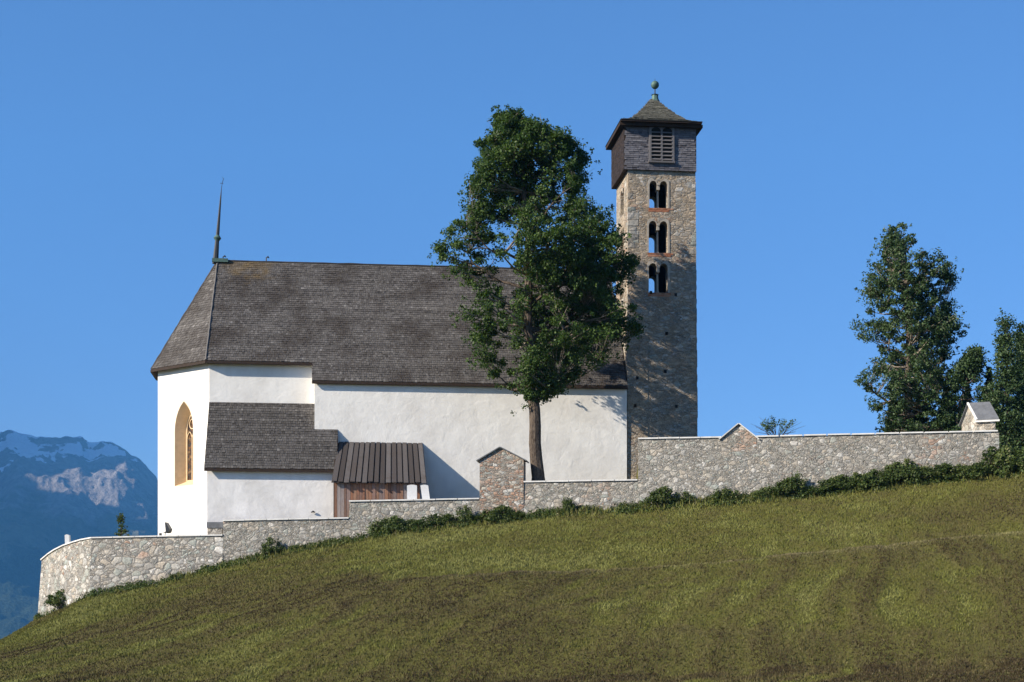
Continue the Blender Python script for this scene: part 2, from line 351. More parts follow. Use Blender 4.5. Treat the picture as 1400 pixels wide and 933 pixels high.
def grassmat():
    M = Mat('mown_meadow', 0.95, 0.1)
    ripc = M.noise(0.5, 5, 0.6, M.map((1.6, 0.45, 1), (0, 0, R(-24))), 0.8)
    big = M.noise(0.09, 4, 0.6); fine = M.noise(7, 5, 0.75); mid = M.noise(1.1, 5, 0.7)
    g = M.ramp(fine, [(0.25, (0.045, 0.043, 0.011)), (0.5, (0.095, 0.09, 0.022)), (0.75, (0.14, 0.13, 0.036))])
    br = M.ramp(fine, [(0.25, (0.045, 0.036, 0.018)), (0.5, (0.088, 0.07, 0.032)), (0.75, (0.14, 0.115, 0.06))])
    f = M.math('ADD', M.math('MULTIPLY', mid, 0.5), M.math('ADD', M.math('MULTIPLY', big, 0.3), M.math('MULTIPLY', ripc, 0.35)))
    c = M.mix(M.ramp(f, [(0.55, 0), (0.75, .8)]), g, br)
    M.color(c); M.bump(fine, 0.9, 0.06); return M.m
m_grass = grassmat()
def sp(fine0, fine1, step, lo, hi):
    a = list(np.arange(fine0, fine1, step)); s = step; x = a[-1]
    while x < hi: s *= 1.25; x += s; a.append(x)
    s = step; x = a[0]; b = []
    while x > lo: s *= 1.25; x -= s; b.append(x)
    return np.array(b[::-1] + a)
V, Fc = grid(sp(-42, 42, .3, -500, 500), sp(50, 110, .3, -450, 600), ground)
tag(npmesh('meadow', V, Fc, None, m_grass, smooth=True), kind='structure')

# mountains: one sheet, ridge at about 8.5 km, higher massif out of frame to the left keeps most of it in shade
def mount(X, Y):
    px = 700 + F * X / Y
    pr = np.interp(px, [-2600, -1500, -600, -200, -60, 0, 15, 30, 62, 85, 112, 122, 150, 163, 178, 190, 203, 213, 219, 260, 330, 420, 700, 1200, 2500],
                   [700, 640, 560, 598, 593, 590, 588, 592, 597, 598, 595, 603, 604, 611, 622, 628, 640, 650, 664, 715, 780, 830, 850, 860, 860])
    zr = (HZ - pr) / F * 8500
    t = (Y - 3600) / (8500 - 3600); up = np.clip(t, 0, 1); prof = 0.22 * up + 0.78 * up ** 1.9
    n = fbm(X / 1500, Y / 1700, 41, 7, .52, True); n2 = fbm(X / 330, Y / 420, 77, 6, .6, True)
    amp = up * np.clip(1.06 - up, 0.015, 1) * 4.4 * np.clip(zr / 900, 0.1, 1.2)
    z = -160 + (zr + 160) * prof + (n - .62) * 520 * np.clip(amp, 0, 1.2) + (n2 - .6) * 230 * up * np.clip(1.2 - up, .12, 1)
    back = np.maximum(t - 1, 0); z = np.where(t > 1, z - back * 1800, z)
    occ = 2120 * np.exp(-((X + 4700) / 1150) ** 2) * np.exp(-((Y - 6300) / 2500) ** 4) * (0.50 + .80 * fbm(X / 1300, Y / 800, 91, 6, .6))
    cut = (z / Y).max(axis=0); tgt = zr[0] / 8500 + (fbm(px[0] / 13, px[0] * 0, 5, 4) - .5) * 6 / F * np.clip(zr[0] / 900, 0, 1)
    z = np.where(z > 0, z * np.clip(tgt / np.maximum(cut, 1e-3), .3, 1.6), z)    # hold the skyline to the measured ridge
    return np.maximum(z, -165) + occ * np.clip((-30 - px) / 160, 0, 1)
def mountmat():
    M = Mat('alpine_rock', 0.95, 0.05); g = M.n('NewGeometry'); sx = M.n('SeparateXYZ'); M.l(g.outputs['Position'], sx.inputs[0]); z = sx.outputs[2]
    nx = M.n('SeparateXYZ'); M.l(g.outputs['Normal'], nx.inputs[0])
    n = M.noise(0.0035, 6, 0.65); n2 = M.noise(0.02, 6, 0.7)
    rock = M.ramp(n2, [(0.3, (0.13, 0.115, 0.11)), (0.7, (0.33, 0.295, 0.275))])
    zz = M.math('ADD', z, M.math('MULTIPLY', M.math('SUBTRACT', n, 0.5), 900))
    alp = M.ramp(n2, [(0.3, (0.07, 0.075, 0.04)), (0.7, (0.17, 0.155, 0.10))])
    forest = M.ramp(M.noise(0.06, 4, 0.7), [(0.3, (0.012, 0.02, 0.012)), (0.7, (0.045, 0.06, 0.03))])
    def step(v, a, b): x = M.n('MapRange', interpolation_type='SMOOTHSTEP'); M.l(v, x.inputs[0]); x.inputs[1].default_value = a; x.inputs[2].default_value = b; return x.outputs[0]
    c = M.mix(step(zz, 240, 300), forest, alp); c = M.mix(step(zz, 480, 640), c, rock)
    sn = M.math('ADD', M.math('ADD', z, M.math('MULTIPLY', M.math('SUBTRACT', M.noise(0.0028, 6, 0.6), 0.5), 1500)), M.math('MULTIPLY', M.math('SUBTRACT', nx.outputs[2], 0.75), 500))
    c = M.mix(step(sn, 1040, 1075), c, (0.8, 0.82, 0.86))
    M.color(c); M.bump(n2, 1.0, 40); return M.m
m_mount = mountmat()
pxs = np.concatenate([np.arange(-3000, -200, 26.0), np.arange(-200, 300, 1.7), np.arange(300, 2500, 40.0)]); Ys = np.arange(3300, 9700, 22.0)
PX, YY = np.meshgrid(pxs, Ys); XX = (PX - 700) / F * YY
V = np.stack([XX, YY, mount(XX, YY)], -1).reshape(-1, 3); nx = len(pxs)
i = np.arange(nx - 1)[None, :] + np.arange(len(Ys) - 1)[:, None] * nx
Fc = np.stack([i, i + 1, i + 1 + nx, i + nx], -1).reshape(-1, 4)
tag(npmesh('mountains', V, Fc, None, m_mount, smooth=True), kind='structure')
mb = MB(); mb.face([(-20000, -4000, -162), (12000, -4000, -162), (12000, 9700, -162), (-20000, 9700, -162)])
tag(mb.build('valley_floor', plain('valley_forest', (0.05, 0.065, 0.03), 0.95, 0.6, 0.01, bump=0), fix=False), kind='structure')

# ------------------------------------------------------------------ shingles
def shingles(mb, poly, course=0.2, wid=0.15, thick=0.028, up=None, jit=0.02):
    """tile the planar 3D polygon; its first edge runs along the eave"""
    P = [Vector(p) for p in poly]; u = (P[1] - P[0]).normalized(); n = None
    for k in range(2, len(P)):
        c = u.cross(P[k] - P[0])
        if c.length > 0.3: n = c.normalized(); break
    if n.dot(Vector((SUN.x * 0, -1, 0.6))) < 0: n = -n
    v = n.cross(u)
    if v.z < 0: v = -v
    Q = [((p - P[0]).dot(u), (p - P[0]).dot(v)) for p in P]
    def ins(x, y):
        r = False; j = len(Q) - 1
        for i in range(len(Q)):
            if (Q[i][1] > y) != (Q[j][1] > y) and x < (Q[j][0] - Q[i][0]) * (y - Q[i][1]) / (Q[j][1] - Q[i][1]) + Q[i][0]: r = not r
            j = i
        return r
    x0 = min(q[0] for q in Q); x1 = max(q[0] for q in Q); y0 = min(q[1] for q in Q); y1 = max(q[1] for q in Q)
    y = y0; row = 0
    while y < y1:
        x = x0 - random.random() * wid; rr = random.random()
        sag = random.uniform(-1, 1) * 0.012
        while x < x1:
            wd = wid * random.uniform(0.65, 1.35)
            xm, yt = x + wd / 2, y + course * .35
            if ins(xm, yt):
                xs_ = []
                for e in (x, x + wd):
                    if not ins(e, yt):
                        lo_, hi_ = xm, e
                        for _ in range(5):
                            md = (lo_ + hi_) / 2
                            if ins(md, yt): lo_ = md
                            else: hi_ = md
                        e = lo_ + math.copysign(.006, e - xm) + random.uniform(-.01, .01)
                    xs_.append(e)
                xa, xb = xs_
                dy = random.uniform(-jit, jit) + sag; t = thick * random.uniform(0.6, 1.7); g = 0.006
                a = P[0] + u * (xa + g) + v * (y + dy); b = P[0] + u * (xb - g) + v * (y + dy)
                yy = min(y + course * 1.35, y1); c = P[0] + u * (xb - g) + v * yy; d = P[0] + u * (xa + g) + v * yy
                r = (min(1, max(0, random.gauss(0.36 + 0.28 * rr, 0.15))), random.random())
                mb.face([a + n * t, b + n * t, c + n * .004, d + n * .004], r)
                mb.face([a, b, b + n * t, a + n * t], r)
            x += wd
        y += course; row += 1

# ------------------------------------------------------------------ church
zg = 7.2
ae = Aof(857, 0); zr = Zof(300, 357, 6.2); ze = Zof(640, 524, -.22); RB = 6.2
ms = (zr - ze) / (RB + .22)
b = 0.6
for _ in range(20):
    z = zr - ms * (RB - b); b += (Zof(350, 494, b) - z) / ms * .8
bce = b; zce = zr - ms * (RB - bce)
cb = bce + 0.42                                     # chancel wall
a0 = Aof(286, cb); k = 3.6
church = empty('church', Cw(ae / 2, 0, zg), 'white plastered church with a steep grey shingle roof and polygonal end beside the stone tower', 'church')
# nave
top = lambda b: zr - ms * abs(RB - b) - .25
nb = 2 * RB
mb = MB(); zt = top(0)
mb.prism([Cw(0, 0, zg), Cw(0, nb, zg), Cw(0, nb, zt), Cw(0, RB, zr - .25), Cw(0, 0, zt)], Vector((ae * CT, ae * ST, 0)))
mb.build('nave_wall', m_plaster, church)
# chancel with apse; the lit facet carries a window
win_c, win_w = 0.5, 1.0
ap = [(0, cb), (a0, cb), (a0 - k, cb + k), (a0 - k, nb - cb - k), (a0, nb - cb), (0, nb - cb)]
zc = zce - .06 + 0.3
mb = MB()
for j, (p, q) in enumerate(zip(ap, ap[1:])):
    if j == 1: continue
    mb.face([Cw(*p, zg), Cw(*q, zg), Cw(*q, zc), Cw(*p, zc)])
# facet with hole
P0 = Cw(a0, cb, 0); P1 = Cw(a0 - k, cb + k, 0); fu = (P1 - P0).normalized(); fl = (P1 - P0).length; fn = Vector((fu.y, -fu.x, 0))
if fn.y > 0: fn = -fn
def facet_u(px):                                     # distance along facet for an image column
    kx = (px - 700) / F; return (kx * P0.y - P0.x) / (fu.x - kx * fu.y)
def Ff(u, z, d=0.0): q = P0 + fu * u - fn * d; return Vector((q.x, q.y, z))
def facet_z(px, py): u = facet_u(px); return EYE + (HZ - py) / F * (P0.y + fu.y * u)
uc = facet_u(251.5); uw = abs(facet_u(264) - facet_u(239)) / 2; wz0 = facet_z(251, 664); wz1 = facet_z(251, 549)
def gothic(cx, hw, z0, ztop, n=12):
    hgt = min(hw * 2.1, (ztop - z0) * .5); zs = ztop - hgt; pts = [(cx - hw, z0), (cx - hw, zs)]; L = []
    for i in range(1, n):                              # arcs struck from beyond the opposite springing: a sharp point
        c_ = .7; t = i / n * math.acos(c_ / (1 + c_)); L.append((cx + hw * c_ - hw * (1 + c_) * math.cos(t), zs + hgt * math.sin(t) / math.sin(math.acos(c_ / (1 + c_)))))
    return pts + L + [(cx, ztop)] + [(2 * cx - x, z) for x, z in L[::-1]] + [(cx + hw, zs), (cx + hw, z0)]
go = gothic(uc, uw, wz0, wz1)
hole = [Ff(u, z) for u, z in go]; outer = [Ff(0, zg), Ff(fl, zg), Ff(fl, zc), Ff(0, zc)]
allp = outer + hole
for t in tessellate_polygon([outer, hole]): mb.face([allp[q] for q in t])
mb.build('chancel_wall', m_plaster, church)
wroot = MB(); gi = gothic(uc + .02, uw * .56, wz0 + .35, wz1 - .75); D = 0.75
for i in range(len(go)):
    j = (i + 1) % len(go); wroot.face([Ff(*go[i]), Ff(*go[j]), Ff(*gi[j], D), Ff(*gi[i], D)])
win = wroot.build('window', m_ochre, church); win['label'] = 'tall pointed window in a deep ochre reveal'
mb = MB(); gb = gothic(uc, uw + .13, wz0 - .22, wz1 + .16)
ring = [Ff(u, z, -.006) for u, z in gb]; hol = [Ff(u, z, -.006) for u, z in go]; al = ring + hol
for t in tessellate_polygon([ring, hol]): mb.face([al[q] for q in t])
mb.build('surround', m_cream, win)
mb = MB(); mb.prism([Ff(u, z, D - .01) for u, z in gi], -fn * -.02 if False else -fn * .03); mb.build('pane', m_glass, win)
mb = MB(); iw = uw * .56
def rim(pts, r, d):
    for p, q in zip(pts, pts[1:]): mb.tube([Ff(*p, d), Ff(*q, d)], [r, r], 6)
rim(gi + gi[:1], .06, D - .05)
zs0 = wz0 + .35; ztr = wz1 - 2.35
mb.tube([Ff(uc, zs0, D - .06), Ff(uc, ztr + .2, D - .06)], [.045, .045], 6)
for s in (-1, 1):
    g2 = gothic(uc + s * iw / 2, iw / 2, zs0, ztr + .45); rim(g2, .035, D - .06)
cc = [(uc + iw * .5 * math.cos(t * math.pi / 8), ztr + .95 + iw * .62 * math.sin(t * math.pi / 8)) for t in range(17)]; rim(cc, .04, D - .06)
mb.build('tracery', m_ochre, win)
mb = MB()
for i in range(1, 12):
    z = zs0 + i * .34
    if z < ztr + .1: mb.box(lambda a, b, c: Ff(a, c, b), uc - iw + .04, uc + iw - .04, D - .035, D - .015, z, z + .025)
mb.build('glazing_bar', m_iron, win)
# roof
o_ = cb - bce
def E(a, b, z): return Cw(a, b, z)
c0e = (a0 - .414 * o_, bce); c1e = (a0 - k - o_, cb + k - .414 * o_); c2e = (a0 - k - o_, nb - cb - k + .414 * o_); c3e = (a0 - .414 * o_, nb - bce)
apx = Aof(297.5, RB); APX = Cw(apx, RB, zr); zn = zr - ms * (RB + .22)
main = [Cw(*c0e, zce), Cw(-.16, bce, zce), Cw(-.16, -.22, zn), Cw(ae + .02, -.22, zn), Cw(ae + .02, RB, zr), APX]
mainb = [Cw(*c3e, zce), Cw(-.16, nb - bce, zce), Cw(-.16, nb + .22, zn), Cw(ae + .02, nb + .22, zn), Cw(ae + .02, RB, zr), APX]
mb = MB()
polys = [main, mainb, [Cw(*c0e, zce), Cw(*c1e, zce), APX], [Cw(*c1e, zce), Cw(*c2e, zce), APX], [Cw(*c3e, zce), Cw(*c2e, zce), APX]]
for p in polys: mb.prism(p, Vector((0, 0, -.22)), (0.3, .5))
# shingle skin: eave edge first
def skin(poly, m, **kw):
    shingles(m, poly, **kw)
sk = MB()
skin([Cw(-.16, -.22, zn)] + [Cw(ae + .02, -.22, zn), Cw(ae + .02, RB, zr), APX, Cw(*c0e, zce), Cw(-.16, bce, zce)], sk)
skin([Cw(*c1e, zce), Cw(*c0e, zce), APX], sk)
deck = mb.build('roof', m_beam, church); lichen(m_shingle, tuple(Cw(apx + 2.2, RB, zr)), 2.2)
tag(sk.build('shingles', m_shingle, deck, fix=False), 'weathered grey wooden shingles of the main roof')
mb = MB()
for A, B, r in ((Cw(*c0e, zce), APX, .07), (Cw(*c1e, zce), APX, .06), (APX, Cw(ae, RB, zr), .06)):
    off = Vector((0, 0, .03)); n = 30
    mb.tube([A.lerp(B, i / n) + off + Vector((random.uniform(-.015, .015), 0, random.uniform(-.02, .02))) for i in range(n + 1)], [r] * (n + 1), 6)
mb.build('ridge_cap', m_shingle2, deck)
mb = MB()     # boards under the eaves
def fasc(A, B, h=.17, t=.05):
    d = (B - A).normalized(); n = Vector((d.y, -d.x, 0))
    if n.y > 0: n = -n
    p = [A + n * t + Vector((0, 0, -h)), B + n * t + Vector((0, 0, -h)), B - n * .0 + Vector((0, 0, -h)), A + Vector((0, 0, -h)), A + n * t, B + n * t, B, A]
    mb.hexa([q + Vector((0, 0, -.03)) for q in p])
fasc(Cw(*c0e, zce), Cw(-.14, bce, zce)); fasc(Cw(-.16, -.22, zn), Cw(ae, -.22, zn)); fasc(Cw(*c1e, zce), Cw(*c0e, zce)); fasc(Cw(*c2e, zce), Cw(*c1e, zce))
mb.build('eave_board', m_beam, church)
# thin spire on the ridge end
mb = MB(); q = Cw(apx - .15, RB, zr - .2); tip = Vector((q.x + .42, q.y, zr + 5.0))
f = lambda t: q.lerp(tip, t)
mb.tube([f(0), f(.03), f(.3), f(.31), f(.85), f(1)], [.22, .2, .14, .13, .05, .012], 8)
spr = mb.build('ridge_spire', m_iron, church, smooth=False)
mb = MB(); mb.ball(f(.33), .2); mb.tube([f(.29), f(.33), f(.37)], [.12, .26, .12], 12); mb.build('ball', m_copper, spr)
mb = MB(); t = f(1)
mb.tube([t - Vector((0, 0, .1)), t + Vector((.06, 0, .3)), t + Vector((.14, 0, .5)), t + Vector((.02, 0, .62))], [.012, .018, .02, .008], 5)
mb.box(lambda a, b, z: t + Vector((a, b, z)), -.1, .12, -.01, .01, .18, .21); mb.build('vane', m_iron, spr)
mb = MB(); g = Cw(apx, RB, zr)
mb.box(lambda a, b, z: Cw(apx + a, RB + b, zr + z), -.35, .7, -.28, .28, -.12, .12); mb.build('ridge_flashing', m_copper, deck)
for px, h in ((305, .28), (364, .3)):
    a = Aof(px, RB); mb = MB(); B0 = Cw(a, RB, zr)
    mb.tube([B0, B0 + Vector((0, 0, h)), B0 + Vector((.12, 0, h + .06)), B0 + Vector((.2, 0, h - .03))], [.045, .04, .07, .02], 6); mb.build('ridge_hook', m_iron, deck)

# sacristy (low annexe in front of the chancel)
st = Zof(350, 551, cb); s0 = Zof(445, 588, 0); sl = (st - s0) / cb
zE = None; b = -1.7
for _ in range(20): b -= ((st - sl * (cb - b)) - Zof(370, 641, b)) / sl * .8
sb = b; sz = st - sl * (cb - sb); aL = Aof(279, sb); aR = Aof(462, sb)
mb = MB(); wb = sb + .3; al_, ar_ = Aof(283, wb), Aof(456, wb)
wt = lambda b: st - sl * (cb - b) - .2
mb.prism([Cw(al_, wb, zg), Cw(al_, cb + .1, zg), Cw(al_, cb + .1, wt(cb + .1)), Cw(al_, wb, wt(wb))], Vector(((ar_ - al_) * CT, (ar_ - al_) * ST, 0)))
sac = mb.build('sacristy_wall', m_plaster2, church); tag(sac, 'rough white wall of the low annexe')
pol = [Cw(aL, sb, sz), Cw(aR, sb, sz), Cw(aR, -.01, s0), Cw(-.02, -.01, s0), Cw(-.02, cb - .01, st), Cw(aL + .1, cb - .01, st)]
mb = MB(); mb.prism(pol, Vector((0, 0, -.2)), (.3, .3)); sr = mb.build('sacristy_roof', m_beam, church)
mb = MB(); shingles(mb, pol); mb.build('shingles', m_shingle2, sr, fix=False)
mb = MB(); zz = Zof(428, 701, wb); aa = Aof(428, wb)
mb.tube([Cw(aa - .12, wb - .1, zz), Cw(aa, wb - .12, zz + .06), Cw(aa + .12, wb - .1, zz)], [.03, .06, .03], 6); mb.build('wall_vent', m_iron, sac)

# ------------------------------------------------------------------ bell tower
tb = 0.12; ta0 = Aof(857.5, tb); ta1 = Aof(954.5, tb); tw = ta1 - ta0; td = 4.5; tzt = Zof(900, 231, tb); tc = (ta0 + ta1) / 2; tcb = tb + td / 2
tz0 = 9.0
tower = empty('bell_tower', Cw(tc, tcb, tz0), 'tall square rubble stone bell tower with twin arches and a dark wooden top', 'tower')
def T(a, b, z):
    f = 1 - 0.052 * max(0, min(1, (z - 12) / (tzt - 12))); sh = -.03 * (z - 12) / 20
    return Cw(tc + (a - tc) * f + sh, tcb + (b - tcb) * f, z)
def twin(c, hw, z0, z1, imp=.09, n=9):
    """outline of a twin arched opening"""
    aw = (hw * 2 - imp * 2) / 4; zs = z1 - aw * 1.05; pts = [(c - hw, z0), (c - hw, zs)]
    for s, cx in ((0, c - hw + aw), (1, c + imp + aw)):
        for i in range(1 if s == 0 else 0, n + 1): t = math.pi * (1 - i / n); pts.append((cx + aw * math.cos(t), zs + aw * 1.05 * math.sin(t)))
    return pts + [(c + hw, z0)]
rows = []
for pt, pbm, pl, pr_ in ((247, 284, 888, 914), (302, 345.5, 887, 914), (360, 400, 887, 914)):
    aL_, aR_ = Aof(pl, tb), Aof(pr_, tb); rows.append(((aL_ + aR_) / 2 - tc, (aR_ - aL_) / 2, Zof(900, pbm, tb), Zof(900, pt, tb)))
WT = 0.75
mb = MB()
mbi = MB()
def holed(Tf, w0, w1, z0, z1, holes, d0, d1, blind=False):
    """wall slab in a plane: Tf(u, z, d); holes are outlines; makes outer and inner skins and the reveals"""
    for d, (x0, x1) in ((d0, (w0, w1)), (d1, (w0 + WT, w1 - WT))):
        zs = np.linspace(z0, z1, 2); out = [(x0, z0), (x1, z0), (x1, z1), (x0, z1)]
        loops = [out] + (holes if not (blind and d == d1) else []); flat = [Tf(u, z, d) for L in loops for u, z in L]
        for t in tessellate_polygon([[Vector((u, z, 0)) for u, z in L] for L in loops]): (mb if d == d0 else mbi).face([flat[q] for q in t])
    for L in holes:
        for i in range(len(L)):
            j = (i + 1) % len(L); mb.face([Tf(*L[i], d0), Tf(*L[j], d0), Tf(*L[j], d1), Tf(*L[i], d1)])
H = [twin(c, hw, z0, z1) for c, hw, z0, z1 in rows]
Hs = [twin(0, hw, z0, z1) for c, hw, z0, z1 in rows]
hd, hwid = td / 2, tw / 2
holed(lambda u, z, d: T(tc + u, tb + d, z), -hwid, hwid, tz0, tzt, H, 0, WT)
holed(lambda u, z, d: T(tc + u, tb + td - d, z), -hwid, hwid, tz0, tzt, H, 0, WT)
holed(lambda u, z, d: T(ta0 + d, tcb + u, z), -hd, hd, tz0, tzt, Hs, 0, WT, True)  # side openings closed by the inner skin to keep sunlight out
holed(lambda u, z, d: T(ta1 - d, tcb + u, z), -hd, hd, tz0, tzt, Hs, 0, WT, True)
mb.face([T(ta0, tb, tzt), T(ta1, tb, tzt), T(ta1, tb + td, tzt), T(ta0, tb + td, tzt)])
for zf in (rows[2][2] - .3,): mb.face([T(ta0 + WT, tb + WT, zf), T(ta1 - WT, tb + WT, zf), T(ta1 - WT, tb + td - WT, zf), T(ta0 + WT, tb + td - WT, zf)])
tw_ = mb.build('tower_wall', m_tower, tower); mbi.build('inner_wall', m_inshade, tower)  # inner skin coloured near-black in place of the tower's inside shade
for (c, hw, z0, z1), L in zip(rows, H):
    # pale smeared surround standing 15 mm proud, column and brick sill
    mb = MB(); big = [(c + (u - c) * 1.0 + (.13 if u > c else -.13) * (1 if abs(u - c) > .12 else .0), z + (.15 if z > z0 + .1 else 0)) for u, z in L]
    lo = [Vector((u, z, 0)) for u, z in big]; li = [Vector((u, z, 0)) for u, z in L]
    fl_ = [T(tc + u, tb - .015, z) for u, z in big + L]
    # close ring bottom: strips between outlines
    for i in range(len(L) - 1):
        p = [T(tc + big[i][0], tb - .03, big[i][1]), T(tc + big[i + 1][0], tb - .03, big[i + 1][1]), T(tc + L[i + 1][0], tb - .03, L[i + 1][1]), T(tc + L[i][0], tb - .03, L[i][1])]
        mb.face(p); mb.face([p[0], p[1], p[1] + Vector((0, .04, 0)), p[0] + Vector((0, .04, 0))]); mb.face([p[3], p[2], p[2] + Vector((0, .34, 0)), p[3] + Vector((0, .34, 0))])
    arch = mb.build('twin_arch', m_arch, tower)
    zs = z1 - (hw * 2 - .18) / 4 * 1.05
    for dd in (0.32, td - .4):
        mb = MB(); q0 = T(tc + c, tb + dd, z0); q1 = T(tc + c, tb + dd, zs)
        mb.tube([q0, q0.lerp(q1, .06), q0.lerp(q1, .1), q0.lerp(q1, .76), q0.lerp(q1, .8)], [.12, .12, .075, .065, .07], 10)
        mb.box(lambda a, b, z: T(tc + c + a, tb + dd + b, z), -.09, .09, -.28, .36, zs - .28, zs - .0)
        mb.build('column', m_arch, arch)
    mb = MB(); mb.box(lambda a, b, z: T(tc + c + a, tb + b, z), -hw * 1.1, hw * 1.2, -.01, .05, z0 - .26, z0 - .01)
    for r_ in range(2):
        x = -hw * 1.15 + random.uniform(-.1, .1)
        while x < hw * 1.35:
            l = random.uniform(.16, .32)
            if random.random() < .85 - .15 * r_: mb.box(lambda a, b, z: T(tc + c + a, tb + b, z), x, x + l - .02, -.022, .05, z0 - .11 - r_ * .12, z0 - .02 - r_ * .12)
            x += l
    mb.build('brick_sill', m_brick, tower)
# corner stones and flat panel edges
m_quoin = stone('quoin_stone', 1.2, mortar=(.36, .32, .26), warm=.5, red=.0, dark=.82, edge=.02, fine=.05)
mb = MB()
for s in (0, 1):
    z = 16
    while z < tzt - .3:
        h = random.uniform(.25, .5); l = random.uniform(.3, .75)
        if random.random() < .6:
            mb = MB(); mb.box(T, *((ta0 - .012, ta0 + l) if s == 0 else (ta1 - l, ta1 + .012)), tb - .012, tb + .2, z, z + h - .03); mb.build('corner_stone', m_quoin, tower)
        z += h
mb = MB(); zq = rows[2][2]
mb.box(T, Aof(921, tb), Aof(954, tb), tb - .035, tb + .1, tz0, zq + .2); mb.build('pilaster_strip', m_tower, tower); mb = MB(); mb.box(T, ta0 - .0, Aof(885.5, tb), tb - .035, tb + .1, tz0, zq + 1.2); mb.build('pilaster_strip', m_tower, tower)
mb = MB()
for px, py in ((871, 517), (910, 508), (868, 555), (890, 400), (925, 403), (912, 456), (925, 556)):
    mb = MB(); a = Aof(px, tb); z = Zof(px, py, tb); mb.box(T, a - .09, a + .09, tb - .05, tb + .02, z - .1, z + .1); mb.build('putlog_hole', m_inshade, tower)  # solid dark blocks on the wall stand in for the shade in the holes
# wooden belfry
bf = tb - .02; B0, B1 = Aof(853.5, bf), Aof(952, bf); bz0 = Zof(900, 233, bf); bz1 = Zof(900, 170, bf) + .3; bd = td + .15
mb = MB(); mb.box(Cw, B0, B1, bf, bf + bd, bz0, bz1); bel = mb.build('belfry', m_beam, tower); bel['label'] = 'dark wooden belfry box clad in grey shingles'
mb = MB()
shingles(mb, [Cw(B0, bf, bz0), Cw(B1, bf, bz0), Cw(B1, bf, bz1), Cw(B0, bf, bz1)], course=.13, wid=.3, thick=.03, jit=.008)
mb.build('shingles', m_clad, bel, fix=False)
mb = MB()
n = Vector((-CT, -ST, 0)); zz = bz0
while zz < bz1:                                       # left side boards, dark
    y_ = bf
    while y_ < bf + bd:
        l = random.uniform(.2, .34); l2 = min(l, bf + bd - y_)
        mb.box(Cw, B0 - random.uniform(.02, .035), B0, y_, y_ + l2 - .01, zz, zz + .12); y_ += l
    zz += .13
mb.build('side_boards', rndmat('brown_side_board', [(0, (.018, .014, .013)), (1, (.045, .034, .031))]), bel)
lb0, lb1 = Aof(887.5, bf), Aof(921, bf); lz0 = Zof(904, 221, bf); lz1 = Zof(904, 174, bf); lm = (lb0 + lb1) / 2
mb = MB(); fy0, fy1 = bf - .13, bf - .02
mb.box(Cw, lb0, lb1, bf - .05, bf - .035, lz0, lz1 + .04); lou = mb.build('louvre_window', m_inshade, bel)  # near-black panel stands in for the shade behind the slats
mb = MB()
for x0, x1 in ((lb0 - .02, lb0 + .13), (lm - .06, lm + .06), (lb1 - .13, lb1 + .02)): mb.box(Cw, x0, x1, fy0, fy1, lz0, lz1)
mb.box(Cw, lb0 - .06, lb1 + .06, fy0 - .05, fy1, lz0 - .12, lz0 - .001)
for x0, x1 in ((lb0 + .13, lm - .06), (lm + .06, lb1 - .13)):   # arched heads
    pts = []; c_ = (x0 + x1) / 2; hw_ = (x1 - x0) / 2
    pts = [Cw(x0, fy0 + .02, lz1 - .28)] + [Cw(c_ + hw_ * math.cos(t), fy0 + .02, lz1 - .28 + .24 * math.sin(t)) for t in np.linspace(math.pi, 0, 9)] + [Cw(x1, fy0 + .02, lz1), Cw(x0, fy0 + .02, lz1)]
    mb.prism(pts, Vector((0, .08, 0)))
mb.build('frame', m_frame, lou)
mb = MB()
for x0, x1 in ((lb0 + .13, lm - .06), (lm + .06, lb1 - .13)):
    for i in range(8):
        z = lz0 + .06 + i * (lz1 - lz0 - .25) / 8
        mb.hexa([Cw(x0, fy0 - .02, z), Cw(x1, fy0 - .02, z), Cw(x1, fy1, z + .12), Cw(x0, fy1, z + .12), Cw(x0, fy0 - .02, z + .035), Cw(x1, fy0 - .02, z + .035), Cw(x1, fy1, z + .155), Cw(x0, fy1, z + .155)])
mb.build('slats', m_frame, lou)
# tower roof
rb = bf - .62; ra0, ra1 = Aof(848.5, rb), Aof(961, rb); rd = bd + 1.24; rz = Zof(900, 164.5, rb); raz = Zof(895, 137, bf + bd / 2)
rc = (ra0 + ra1) / 2; rcb = rb + rd / 2
prof = [(1, 0), (.84, .07), (.68, .18), (.5, .38), (.32, .62), (.06, 1.0)]
def RP(i, sx, sy): f, h = prof[i]; return Cw(rc + sx * f * (ra1 - ra0) / 2, rcb + sy * f * rd / 2, rz + h * (raz - rz))
corners = [(-1, -1), (1, -1), (1, 1), (-1, 1)]
mb = MB()
mb.box(Cw, ra0 + .04, ra1 - .04, rb + .04, rb + rd - .04, rz - .1, rz - .004)
mb.box(Cw, B0 - .35, B1 + .35, bf - .35, bf + bd + .35, rz - .3, rz - .102)
mb.box(Cw, B0 - .14, B1 + .14, bf - .14, bf + bd + .14, bz1 - .32, rz - .302)
mb.build('cornice', m_beam, tower)
mb = MB(); sk = MB()
for i in range(len(prof) - 1):
    for j in range(4):
        p, q = corners[j], corners[(j + 1) % 4]; mb.face([RP(i, *p), RP(i, *q), RP(i + 1, *q), RP(i + 1, *p)])
    shingles(sk, [RP(i, -1, -1), RP(i, 1, -1), RP(i + 1, 1, -1), RP(i + 1, -1, -1)], course=.17, wid=.14)
tr = mb.build('tower_roof', m_moss, tower); sk.build('shingles', m_moss, tr, fix=False); tr['label'] = 'mossy shingled pyramid roof with flared eaves'
tx = Cw(rc, rcb, 0); tx = Vector((W(895.5, 137, tx.y).x, tx.y, raz))
mb = MB(); mb.tube([tx + Vector((0, 0, -.12)), tx + Vector((0, 0, .02)), tx + Vector((0, 0, .3)), tx + Vector((0, 0, .33))], [.33, .25, .2, .26], 8); cap = mb.build('finial_cap', m_copper, tower)
